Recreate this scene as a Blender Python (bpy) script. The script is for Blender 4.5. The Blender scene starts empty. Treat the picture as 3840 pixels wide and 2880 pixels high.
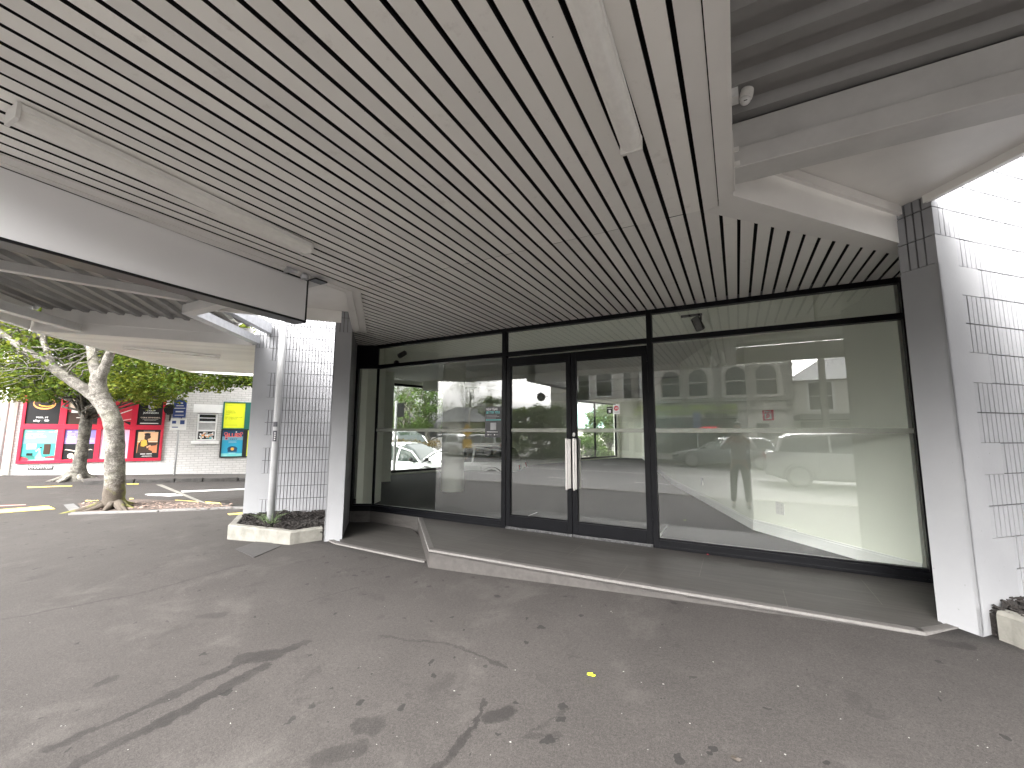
import bpy, math, random
import numpy as np
from mathutils import Vector, Matrix
random.seed(7)
rnd = random.Random(7)
S = bpy.context.scene
COL = S.collection
R = math.radians

# ------------------------------------------------------------------ camera, world, sun, exposure
F_PX, YAW, PITCH, ROLL = 1558.65, .49445015, .11560356, .00382706   # focal length in pixels of a 3840 px wide frame
CAM = Vector((0, -4.8, 1.214))
fw = Vector((-math.sin(YAW)*math.cos(PITCH), math.cos(YAW)*math.cos(PITCH), math.sin(PITCH)))
rt = Vector((math.cos(YAW), math.sin(YAW), 0)); up = rt.cross(fw)
CR = rt*math.cos(ROLL)+up*math.sin(ROLL); CU = -rt*math.sin(ROLL)+up*math.cos(ROLL)
cd = bpy.data.cameras.new('camera'); cam = bpy.data.objects.new('camera', cd); COL.objects.link(cam)
M3 = Matrix((CR, CU, -fw)).transposed().to_4x4(); M3.translation = CAM; cam.matrix_world = M3
cd.sensor_width = 36; cd.lens = F_PX/3840*36; cd.clip_start = .02; cd.clip_end = 600
S.camera = cam

SUN_EL, SUN_AZ = 38, 182          # degrees; azimuth clockwise from +Y
w = bpy.data.worlds.new("World"); S.world = w; w.use_nodes = True
nt = w.node_tree; bg = nt.nodes['Background']
sky = nt.nodes.new('ShaderNodeTexSky'); sky.sky_type = 'NISHITA'; sky.sun_disc = False
sky.sun_elevation = R(SUN_EL); sky.sun_rotation = R(SUN_AZ); sky.air_density = 1.0; sky.dust_density = 7.0; sky.ozone_density = 1
hs = nt.nodes.new('ShaderNodeHueSaturation'); hs.inputs['Saturation'].default_value = .04
tc = nt.nodes.new('ShaderNodeTexCoord'); mp = nt.nodes.new('ShaderNodeMapping'); mp.inputs['Scale'].default_value = (1, 1, 3.2)
nz = nt.nodes.new('ShaderNodeTexNoise'); nz.inputs['Scale'].default_value = 2.6; nz.inputs['Detail'].default_value = 7; nz.inputs['Roughness'].default_value = .6
cr = nt.nodes.new('ShaderNodeValToRGB'); cr.color_ramp.elements[0].position = .35; cr.color_ramp.elements[1].position = .68
cr.color_ramp.elements[0].color = (.80, .79, .79, 1); cr.color_ramp.elements[1].color = (1.3, 1.27, 1.25, 1)
mx = nt.nodes.new('ShaderNodeMix'); mx.data_type = 'RGBA'; mx.blend_type = 'MULTIPLY'; mx.inputs[0].default_value = 1
L = nt.links
L.new(sky.outputs[0], hs.inputs['Color']); L.new(tc.outputs['Generated'], mp.inputs[0]); L.new(mp.outputs[0], nz.inputs['Vector'])
L.new(nz.outputs[0], cr.inputs[0]); L.new(hs.outputs[0], mx.inputs[6]); L.new(cr.outputs[0], mx.inputs[7]); L.new(mx.outputs[2], bg.inputs['Color'])
bg.inputs['Strength'].default_value = .15
sd = bpy.data.lights.new('sun', 'SUN'); sd.energy = .6; sd.angle = R(45); sd.color = (1, .97, .93)
sun = bpy.data.objects.new('sun', sd); COL.objects.link(sun)
sdir = Vector((math.sin(R(SUN_AZ))*math.cos(R(SUN_EL)), math.cos(R(SUN_AZ))*math.cos(R(SUN_EL)), math.sin(R(SUN_EL))))
sun.rotation_euler = (-sdir).to_track_quat('-Z', 'Y').to_euler()
S.view_settings.view_transform = 'Standard'; S.view_settings.look = 'None'; S.view_settings.gamma = 1
S.view_settings.exposure = 2.9
S.cycles.use_denoising = True
S.cycles.max_bounces = 10; S.cycles.diffuse_bounces = 6; S.cycles.transparent_max_bounces = 24; S.cycles.glossy_bounces = 4
S.cycles.caustics_reflective = False; S.cycles.caustics_refractive = False
S.cycles.sample_clamp_indirect = 6

# ------------------------------------------------------------------ small geometry helpers
def ray(px, py): return CR*((px-1920)/F_PX)+CU*(-(py-1440)/F_PX)+fw
def onY(px, py, y=0): d = ray(px, py); return CAM+d*((y-CAM.y)/d.y)
def onZ(px, py, z): d = ray(px, py); return CAM+d*((z-CAM.z)/d.z)
def onP(px, py, p, n): d = ray(px, py); p = Vector(p); n = Vector(n); return CAM+d*((p-CAM).dot(n)/d.dot(n))
def depth(px, py, k): return CAM+ray(px, py)*k

# ground height: thin plate spline through levels taken off the site
GP = [(1.1,-1.2,-.012),(2.4,-1.3,-.01),(4.2,-1.3,0),(0,-1.28,-.05),(-1.5,-1.28,-.115),(-2.95,-1.28,-.178),(-4.0,-1.2,-.18),(-4.8,-1.25,-.18),(-5.9,-1.6,-.23),(-6.9,-1.1,-.26),
      (0,-4.8,-.29),(3,-4.8,-.26),(-4,-4.8,-.32),(0,-3,-.17),(3,-3,-.13),(-3,-3,-.24),(-8.5,-1,-.29),(-8.5,2.5,-.3),(-12,0,-.31),(-11.5,6,-.62),(-13.5,11,-1.15),(-19,19,-1.25),(-9,16,-1.1),(-20.4,-.4,-.2),(-18.5,2.2,-.33),(-17,4.8,-.47),(-16,-1.2,-.3),(-4,24,-1.1),(6,-1.5,0),(0,1,0),(-4,1,-.2),
      (0,-8,-.36),(8,-8,-.36),(-8,-8,-.36),(-14,-8,-.36),(0,-20,-.36),(-20,-20,-.36),(20,-20,-.36),(20,0,-.2),(-28,12,-.9),(-30,30,-1.2),(20,20,-.2),(-40,-40,-.4),(40,-40,-.4),(-40,40,-1.2),(40,40,-.3),(-40,0,-.35),(0,40,-1.1),(0,-40,-.4),(40,0,-.35)]
_g = np.array(GP)
def _tps(r2): return np.where(r2 > 1e-12, .5*r2*np.log(np.maximum(r2, 1e-12)), 0)
_n = len(_g); _A = np.zeros((_n+3, _n+3)); _d2 = ((_g[:, None, :2]-_g[None, :, :2])**2).sum(-1)
_A[:_n, :_n] = _tps(_d2)+np.eye(_n)*1e-3; _A[:_n, _n] = 1; _A[:_n, _n+1:] = _g[:, :2]; _A[_n, :_n] = 1; _A[_n+1:, :_n] = _g[:, :2].T
_w = np.linalg.solve(_A, np.r_[_g[:, 2], 0, 0, 0])
def G(x, y):
    x = max(-45, min(45, x)); y = max(-45, min(45, y))
    r2 = (_g[:, 0]-x)**2+(_g[:, 1]-y)**2
    return float(_tps(r2)@_w[:_n]+_w[_n]+_w[_n+1]*x+_w[_n+2]*y)
def gp(px, py, dz=0):
    z = -.3
    for _ in range(12):
        p = onZ(px, py, z); z = G(p.x, p.y)+dz
    return Vector((p.x, p.y, z))

SPLIT = {'hinge','end_cap','fascia_trim','soffit_panel','wall_core','window_sill','lamp_holder','hanging_bracket','beam_cleat','void_side_lining','shop_window','bracket','sign_panel','roof','umbrella_awning','front_fascia','mounting_rail','bolted_plate','fence_rail','door_gap','slots','door_handle','side_wall','interior_wall','rendered_wall','brick_wall','steel_beam','sticker','window_well'}
class MB:
    """collects geometry and links it as one mesh object"""
    def __init__(s): s.v = []; s.f = []; s.m = []
    def add(s, vs, fs, mi=0):
        o = len(s.v); s.v += [tuple(v) for v in vs]; s.f += [tuple(i+o for i in f) for f in fs]; s.m += [mi]*len(fs); return s
    def box(s, a, b, mi=0, M=None):
        (x0, y0, z0), (x1, y1, z1) = a, b
        vs = [Vector(p) for p in ((x0,y0,z0),(x1,y0,z0),(x1,y1,z0),(x0,y1,z0),(x0,y0,z1),(x1,y0,z1),(x1,y1,z1),(x0,y1,z1))]
        if M is not None: vs = [M@v for v in vs]
        return s.add(vs, [(0,3,2,1),(4,5,6,7),(0,1,5,4),(1,2,6,5),(2,3,7,6),(3,0,4,7)], mi)
    def prism(s, pts, z0, z1, mi=0, zf=None):
        n = len(pts)
        a = sum(pts[i][0]*pts[(i+1) % n][1]-pts[(i+1) % n][0]*pts[i][1] for i in range(n))
        if a < 0: pts = pts[::-1]
        lo = [(p[0], p[1], (zf(p) if zf else z0)) for p in pts]; hi = [(p[0], p[1], z1) for p in pts]
        return s.add(lo+hi, [tuple(range(n))[::-1], tuple(range(n, 2*n))]+[(i, (i+1) % n, n+(i+1) % n, n+i) for i in range(n)], mi)
    def quad(s, a, b, c, d, mi=0): return s.add([a, b, c, d], [(0, 1, 2, 3)], mi)
    def beam(s, a, b, w, h, upv=(0, 0, 1), mi=0, off=(0, 0)):
        a, b = Vector(a), Vector(b); d = (b-a).normalized(); r = d.cross(Vector(upv)).normalized(); u = r.cross(d)
        vs = []
        for p in (a, b):
            for i, j in ((-1,-1),(1,-1),(1,1),(-1,1)): vs.append(p+r*(i*w/2+off[0])+u*(j*h/2+off[1]))
        return s.add(vs, [(0,1,2,3),(7,6,5,4),(0,4,5,1),(1,5,6,2),(2,6,7,3),(3,7,4,0)], mi)
    def tube(s, pts, rs, n=10, mi=0, jitter=0, cap=True, rr=None):
        pts = [Vector(p) for p in pts]; k = len(pts); vs = []
        if not hasattr(rs, '__len__'): rs = [rs]*k
        t0 = (pts[1]-pts[0]).normalized(); ref = Vector((0, 0, 1)) if abs(t0.z) < .9 else Vector((1, 0, 0))
        u = t0.cross(ref).normalized()
        for i in range(k):
            t = (pts[min(i+1, k-1)]-pts[max(i-1, 0)]).normalized(); u = (u-t*u.dot(t)).normalized(); v = t.cross(u)
            for j in range(n):
                a = 2*math.pi*j/n; r = rs[i]*(1+(rr.uniform(-jitter, jitter) if rr else 0)); vs.append(pts[i]+(u*math.cos(a)+v*math.sin(a))*r)
        fs = [(i*n+j, i*n+(j+1) % n, (i+1)*n+(j+1) % n, (i+1)*n+j) for i in range(k-1) for j in range(n)]
        if cap: fs += [tuple(range(n))[::-1], tuple(range((k-1)*n, k*n))]
        return s.add(vs, fs, mi)
    def lathe(s, prof, c, n=20, mi=0, M=None):
        vs = []; k = len(prof); c = Vector(c)
        for r, z in prof:
            for j in range(n):
                a = 2*math.pi*j/n; p = Vector((r*math.cos(a), r*math.sin(a), z)); vs.append(c+(M@p if M is not None else p))
        fs = [(i*n+j, i*n+(j+1) % n, (i+1)*n+(j+1) % n, (i+1)*n+j) for i in range(k-1) for j in range(n)]
        fs += [tuple(range(n))[::-1], tuple(range((k-1)*n, k*n))]
        return s.add(vs, fs, mi)
    def build(s, name, mats, parent=None, smooth=False, bevel=0, origin=None):
        if name in SPLIT and origin is None:
            gs = s.islands()
            if 1 < len(gs) <= 24:
                out = None
                for fl in gs:
                    q = MB(); used = {}
                    for fi in fl:
                        f_ = []
                        for i in s.f[fi]:
                            if i not in used: used[i] = len(q.v); q.v.append(s.v[i])
                            f_.append(used[i])
                        q.f.append(tuple(f_)); q.m.append(s.m[fi])
                    o_ = q._build(name, mats, parent, smooth, bevel, None); out = out or o_
                return out
        return s._build(name, mats, parent, smooth, bevel, origin)
    def islands(s, gap=.012):
        """groups of faces that touch: connected faces, then groups whose boxes touch"""
        p = list(range(len(s.v)))
        def find(i):
            while p[i] != i: p[i] = p[p[i]]; i = p[i]
            return i
        for f_ in s.f:
            for i in f_[1:]: p[find(i)] = find(f_[0])
        comp = {}
        for k, f_ in enumerate(s.f): comp.setdefault(find(f_[0]), []).append(k)
        cl = []
        for fl in comp.values():
            vv = [s.v[i] for k in fl for i in s.f[k]]; lo = [min(v[a] for v in vv)-gap for a in range(3)]; hi = [max(v[a] for v in vv)+gap for a in range(3)]; cl.append([fl, lo, hi])
        ch = True
        while ch:
            ch = False
            for i in range(len(cl)):
                for j in range(i+1, len(cl)):
                    if all(cl[i][1][a] <= cl[j][2][a] and cl[j][1][a] <= cl[i][2][a] for a in range(3)):
                        cl[i] = [cl[i][0]+cl[j][0], [min(x, y) for x, y in zip(cl[i][1], cl[j][1])], [max(x, y) for x, y in zip(cl[i][2], cl[j][2])]]; cl.pop(j); ch = True; break
                if ch: break
        return [c[0] for c in cl]
    def _build(s, name, mats, parent=None, smooth=False, bevel=0, origin=None):
        me = bpy.data.meshes.new(name)
        vs = s.v
        if origin is not None: o = Vector(origin); vs = [tuple(Vector(v)-o) for v in vs]
        me.from_pydata(vs, [], s.f); me.update()
        if not isinstance(mats, (list, tuple)): mats = [mats]
        for m in mats: me.materials.append(m)
        if len(mats) > 1: me.polygons.foreach_set('material_index', s.m)
        if smooth: me.polygons.foreach_set('use_smooth', [True]*len(me.polygons))
        ob = bpy.data.objects.new(name, me); COL.objects.link(ob)
        if origin is not None: ob.location = origin
        if parent is not None:
            ob.parent = parent; ob.matrix_parent_inverse = Matrix.Translation(-Vector(parent_loc(parent)))
        if bevel:
            b = ob.modifiers.new('bevel', 'BEVEL'); b.width = bevel; b.segments = 2; b.limit_method = 'ANGLE'; b.angle_limit = R(40); b.harden_normals = False
        return ob
def parent_loc(p): return p.location
def tag(o, label=None, cat=None, group=None, kind=None):
    if label: o['label'] = label
    if cat: o['category'] = cat
    if group: o['group'] = group
    if kind: o['kind'] = kind
    return o
def thing(name, loc, label, cat, group=None):
    o = bpy.data.objects.new(name, None); o.empty_display_size = .2; o.location = loc; COL.objects.link(o)
    return tag(o, label, cat, group)
def struct(ob): ob['kind'] = 'structure'; return ob

def text_mesh(txt, size, bold=0, space=1):
    cu = bpy.data.curves.new('t', 'FONT'); cu.body = txt; cu.size = size; cu.offset = bold; cu.space_character = space; cu.align_x = 'CENTER'; cu.align_y = 'CENTER'
    ob = bpy.data.objects.new('t', cu); COL.objects.link(ob)
    dg = bpy.context.evaluated_depsgraph_get(); me = bpy.data.meshes.new_from_object(ob.evaluated_get(dg))
    vs = [v.co.copy() for v in me.vertices]; fs = [tuple(p.vertices) for p in me.polygons]
    bpy.data.objects.remove(ob); bpy.data.curves.remove(cu); bpy.data.meshes.remove(me)
    return vs, fs
class Board:
    """flat artwork on a vertical plane: origin o, horizontal unit u, normal n (towards the viewer); layers of coloured shapes 1 mm apart"""
    def __init__(s, mb, o, u, n): s.mb = mb; s.o = Vector(o); s.u = Vector(u).normalized(); s.n = Vector(n).normalized(); s.z = Vector((0, 0, 1))
    def P(s, a, b, d): return s.o+s.u*a+s.z*b+s.n*d
    def poly(s, pts, d, mi):
        n = len(pts); s.mb.add([s.P(a, b, d) for a, b in pts], [tuple(range(n))], mi)
    def rect(s, a0, b0, a1, b1, d, mi): s.poly([(a0,b0),(a1,b0),(a1,b1),(a0,b1)], d, mi)
    def disc(s, a, b, r, d, mi, ry=None, n=20):
        ry = ry or r; s.poly([(a+r*math.cos(2*math.pi*i/n), b+ry*math.sin(2*math.pi*i/n)) for i in range(n)], d, mi)
    def text(s, t, a, b, size, d, mi, bold=0, sx=1, width=None):
        vs, fs = text_mesh(t, size, bold)
        if width and vs:
            w_ = max(v.x for v in vs)-min(v.x for v in vs); sx = width/max(w_, 1e-6)
        s.mb.add([s.P(a+v.x*sx, b+v.y, d) for v in vs], fs, mi)

# ------------------------------------------------------------------ materials
def mat(name, col, rough=.6, metal=0, spec=.5, noise=None, bump=None, emit=None, coat=0, alpha=None):
    """noise=(scale, amount, detail) colour variation; bump=(scale, strength, distance)"""
    m = bpy.data.materials.new(name); m.use_nodes = True; t = m.node_tree; b = t.nodes['Principled BSDF']
    b.inputs['Base Color'].default_value = (*col, 1); b.inputs['Roughness'].default_value = rough; b.inputs['Metallic'].default_value = metal
    b.inputs['Specular IOR Level'].default_value = spec; b.inputs['Coat Weight'].default_value = coat
    if alpha is not None: b.inputs['Alpha'].default_value = alpha
    c = t.nodes.new('ShaderNodeTexCoord')
    if noise:
        n1 = t.nodes.new('ShaderNodeTexNoise'); n1.inputs['Scale'].default_value = noise[0]; n1.inputs['Detail'].default_value = noise[2] if len(noise) > 2 else 5
        n1.inputs['Roughness'].default_value = .62
        r = t.nodes.new('ShaderNodeMapRange'); r.inputs[1].default_value = .28; r.inputs[2].default_value = .72; r.inputs[3].default_value = 1-noise[1]; r.inputs[4].default_value = 1+noise[1]
        x = t.nodes.new('ShaderNodeMix'); x.data_type = 'RGBA'; x.blend_type = 'MULTIPLY'; x.inputs[0].default_value = 1; x.inputs[6].default_value = (*col, 1)
        t.links.new(c.outputs['Object'], n1.inputs['Vector']); t.links.new(n1.outputs[0], r.inputs[0]); t.links.new(r.outputs[0], x.inputs[7]); t.links.new(x.outputs[2], b.inputs['Base Color'])
    if bump:
        n2 = t.nodes.new('ShaderNodeTexNoise'); n2.inputs['Scale'].default_value = bump[0]; n2.inputs['Detail'].default_value = 4
        bp = t.nodes.new('ShaderNodeBump'); bp.inputs['Strength'].default_value = bump[1]; bp.inputs['Distance'].default_value = bump[2]
        t.links.new(c.outputs['Object'], n2.inputs['Vector']); t.links.new(n2.outputs[0], bp.inputs['Height']); t.links.new(bp.outputs[0], b.inputs['Normal'])
    if emit: b.inputs['Emission Color'].default_value = (*emit[0], 1); b.inputs['Emission Strength'].default_value = emit[1]
    return m
def N(t, typ, **kw):
    n = t.nodes.new(typ)
    for k, v in kw.items():
        if k.startswith('i'): n.inputs[int(k[1:])].default_value = v
        else: setattr(n, k, v)
    return n
def mathn(t, op, a, b=None, c=None, clamp=False):
    n = t.nodes.new('ShaderNodeMath'); n.operation = op; n.use_clamp = clamp
    for i, v in enumerate((a, b, c)):
        if v is None: continue
        if hasattr(v, 'type'): t.links.new(v, n.inputs[i])
        else: n.inputs[i].default_value = v
    return n.outputs[0]
def mixc(t, fac, a, b, mode='MIX'):
    n = t.nodes.new('ShaderNodeMix'); n.data_type = 'RGBA'; n.blend_type = mode
    for i, v in ((0, fac), (6, a), (7, b)):
        if hasattr(v, 'type'): t.links.new(v, n.inputs[i])
        elif i == 0: n.inputs[0].default_value = v
        else: n.inputs[i].default_value = (*v, 1)
    return n.outputs[2]
def noisen(t, vec, scale, detail=5, rough=.6, dist=0):
    n = t.nodes.new('ShaderNodeTexNoise'); n.inputs['Scale'].default_value = scale; n.inputs['Detail'].default_value = detail; n.inputs['Roughness'].default_value = rough; n.inputs['Distortion'].default_value = dist
    t.links.new(vec, n.inputs['Vector']); return n.outputs[0]
def rng(t, v, a, b, c=0, d=1, smooth=False):
    n = t.nodes.new('ShaderNodeMapRange'); n.inputs[1].default_value = a; n.inputs[2].default_value = b; n.inputs[3].default_value = c; n.inputs[4].default_value = d
    if smooth: n.interpolation_type = 'SMOOTHSTEP'
    t.links.new(v, n.inputs[0]); return n.outputs[0]
def newmat(name):
    m = bpy.data.materials.new(name); m.use_nodes = True; t = m.node_tree; b = t.nodes['Principled BSDF']
    c = t.nodes.new('ShaderNodeTexCoord'); return m, t, b, c.outputs['Object']

M = {}
M['block'] = mat('painted_block', (.265,.269,.28), .75, noise=(3, .06), bump=(260, .35, .004))
M['plaster'] = mat('painted_plaster', (.47,.48,.50), .6, noise=(2.2, .05), bump=(30, .12, .003))
M['joint'] = mat('block_joint', (.075,.075,.078), .9, noise=(40, .3))
def grime_plaster():
    m, t, b, v = newmat('painted_plaster_marked')
    g = t.nodes.new('ShaderNodeNewGeometry')
    base = mixc(t, rng(t, noisen(t, v, 2.4, 6), .3, .7), (.245,.249,.258), (.275,.279,.287))
    sp = rng(t, noisen(t, v, 26, 3, .5), .735, .77); sp2 = rng(t, noisen(t, v, 1.3, 2), .5, .62)
    base = mixc(t, mathn(t, 'MULTIPLY', sp, sp2), base, (.12,.12,.12))
    mpn = N(t, 'ShaderNodeMapping'); mpn.inputs['Scale'].default_value = (9, 9, .7); t.links.new(v, mpn.inputs[0])
    st = rng(t, noisen(t, mpn.outputs[0], 1.6, 6, .7), .6, .85, 0, .35)
    sz = N(t, 'ShaderNodeSeparateXYZ'); t.links.new(g.outputs['Position'], sz.inputs[0])
    low = rng(t, sz.outputs[2], .45, -.25, 0, 1.6)
    base = mixc(t, mathn(t, 'MULTIPLY', st, mathn(t, 'ADD', low, .25)), base, (.13,.12,.108))
    t.links.new(base, b.inputs['Base Color']); b.inputs['Roughness'].default_value = .55
    bp = N(t, 'ShaderNodeBump'); bp.inputs['Strength'].default_value = .15; bp.inputs['Distance'].default_value = .003
    t.links.new(noisen(t, v, 45, 4), bp.inputs['Height']); t.links.new(bp.outputs[0], b.inputs['Normal']); return m
M['plaster'] = grime_plaster()
def soffit():
    m, t, b, v = newmat('painted_soffit_boards')
    oi = N(t, 'ShaderNodeNewGeometry')
    base = mixc(t, rng(t, noisen(t, v, 1.1, 5), .3, .7), (.84,.825,.79), (.90,.885,.85))
    sp = rng(t, noisen(t, v, 55, 2, .5), .775, .80, 0, 1); base = mixc(t, sp, base, (.12,.10,.09))
    base = mixc(t, rng(t, noisen(t, v, 9, 6, .75), .58, .78, 0, .34), base, (.40,.36,.31))
    isl = oi.outputs['Random Per Island']; base = mixc(t, 1, base, mixc(t, isl, (.90,.90,.90), (1.05,1.05,1.04)), 'MULTIPLY')
    t.links.new(base, b.inputs['Base Color']); b.inputs['Roughness'].default_value = .5
    bp = N(t, 'ShaderNodeBump'); bp.inputs['Strength'].default_value = .12; bp.inputs['Distance'].default_value = .003
    t.links.new(noisen(t, v, 30, 5), bp.inputs['Height']); t.links.new(bp.outputs[0], b.inputs['Normal']); return m
M['soffit'] = soffit()
M['trim'] = mat('painted_trim', (.80,.785,.755), .45, noise=(2.5, .05), bump=(20, .06, .003))
M['black'] = mat('gap_shade_black', (.0012,.0012,.0018), .9)  # near-black that paints shade into the slat gaps
M['steel'] = mat('painted_steel', (.56,.552,.535), .45, noise=(5, .09), bump=(50, .08, .002))
M['galv'] = mat('galvanised_steel', (.50,.51,.53), .38, metal=.55, noise=(14, .16), bump=(60, .08, .002))
M['roof'] = mat('dull_roof_sheet', (.25,.245,.24), .5, metal=.2, noise=(4, .12))
M['frame'] = mat('charcoal_aluminium', (.0035,.0037,.0048), .36, spec=.16, noise=(6, .25), bump=(120, .05, .002))
M['frame_worn'] = mat('worn_aluminium', (.09,.09,.092), .4, metal=.6, noise=(25, .8, 8))
M['handle'] = mat('satin_steel', (.60,.58,.56), .32, metal=.9, noise=(12, .08))
M['signwhite'] = mat('white_sign_sheet', (.90,.90,.91), .30, spec=.5, noise=(2, .02), bump=(3, .04, .01))
M['signframe'] = mat('black_sign_frame', (.003,.003,.005), .35, noise=(60, .6))
M['lightbase'] = mat('cream_light_housing', (.87,.865,.84), .4, noise=(8, .06))
M['diffuser'] = mat('dusty_diffuser', (.89,.88,.84), .35, noise=(18, .05), bump=(40, .05, .002))
M['white'] = mat('white_paint', (.78,.78,.77), .45, noise=(5, .04))
M['whiteplastic'] = mat('white_plastic', (.74,.73,.70), .35, noise=(20, .05))
M['blackplastic'] = mat('black_plastic', (.005,.005,.0055), .35, noise=(20, .2))
M['concrete'] = mat('weathered_concrete', (.165,.16,.14), .85, noise=(7, .28, 9), bump=(60, .5, .006))
M['mulch'] = mat('bark_mulch', (.018,.015,.013), .95, noise=(60, .7, 8), bump=(50, 1, .02))
M['mulch2'] = mat('leaf_litter', (.075,.055,.045), .95, noise=(45, .7, 8), bump=(50, 1, .02))
M['pole'] = mat('grey_pole_paint', (.38,.385,.39), .4, noise=(9, .10, 8), bump=(40, .1, .003))
M['intwall'] = mat('interior_wall_paint', (.92,.93,.84), .55, noise=(1.5, .02), bump=(90, .04, .002))
M['intceil'] = mat('interior_ceiling', (.84,.84,.79), .8, noise=(2, .03))
M['carpet'] = mat('dark_carpet', (.010,.0105,.0115), .95, noise=(20, .35, 8), bump=(180, .8, .006))
M['band'] = None
def glass(name='window_glass', tint=(.965,.98,.965), base=.075, film=0):
    m = bpy.data.materials.new(name); m.use_nodes = True; t = m.node_tree; t.nodes.remove(t.nodes['Principled BSDF'])
    tr = N(t, 'ShaderNodeBsdfTransparent'); tr.inputs[0].default_value = (*tint, 1); gl = N(t, 'ShaderNodeBsdfAnisotropic' if False else 'ShaderNodeBsdfGlossy'); gl.inputs['Roughness'].default_value = 0.0; gl.inputs[0].default_value = (1,1,1,1)
    lw = N(t, 'ShaderNodeLayerWeight'); lw.inputs[0].default_value = .5
    p = mathn(t, 'POWER', lw.outputs['Facing'], 5.0); f = mathn(t, 'MULTIPLY_ADD', p, 1-base, base)
    mxs = N(t, 'ShaderNodeMixShader'); t.links.new(f, mxs.inputs[0]); t.links.new(tr.outputs[0], mxs.inputs[1]); t.links.new(gl.outputs[0], mxs.inputs[2])
    c = N(t, 'ShaderNodeTexCoord'); nn = noisen(t, c.outputs['Object'], 1.3, 2, .4)
    bp = N(t, 'ShaderNodeBump'); bp.inputs['Strength'].default_value = .0012; bp.inputs['Distance'].default_value = .02; t.links.new(nn, bp.inputs['Height']); t.links.new(bp.outputs[0], gl.inputs['Normal'])
    out = t.nodes['Material Output']; last = mxs.outputs[0]
    df = N(t, 'ShaderNodeBsdfDiffuse'); df.inputs[0].default_value = (.7,.7,.66,1)
    m2 = N(t, 'ShaderNodeMixShader')
    dust = rng(t, noisen(t, c.outputs['Object'], 3.5, 8, .7), .45, .85, film, film+.012); t.links.new(dust, m2.inputs[0]); t.links.new(last, m2.inputs[1]); t.links.new(df.outputs[0], m2.inputs[2]); last = m2.outputs[0]
    t.links.new(last, out.inputs[0]); return m
M['glass'] = glass(film=.0)
def bandmat():
    m = bpy.data.materials.new('frosted_band'); m.use_nodes = True; t = m.node_tree; t.nodes.remove(t.nodes['Principled BSDF'])
    tr = N(t, 'ShaderNodeBsdfTransparent'); d = N(t, 'ShaderNodeBsdfDiffuse'); d.inputs[0].default_value = (.62,.64,.58,1); tl = N(t, 'ShaderNodeBsdfTranslucent'); tl.inputs[0].default_value = (.62,.64,.58,1)
    a = N(t, 'ShaderNodeMixShader'); a.inputs[0].default_value = .4; t.links.new(d.outputs[0], a.inputs[1]); t.links.new(tl.outputs[0], a.inputs[2])
    c = N(t, 'ShaderNodeTexCoord'); f_ = rng(t, noisen(t, c.outputs['Object'], 5, 3), .3, .7, .50, .58); b = N(t, 'ShaderNodeMixShader'); t.links.new(f_, b.inputs[0]); t.links.new(tr.outputs[0], b.inputs[1]); t.links.new(a.outputs[0], b.inputs[2]); t.links.new(b.outputs[0], t.nodes['Material Output'].inputs[0]); return m
M['band'] = bandmat()
M['carglass'] = mat('car_glass', (.02,.03,.03), .05, spec=1, coat=1)
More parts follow.
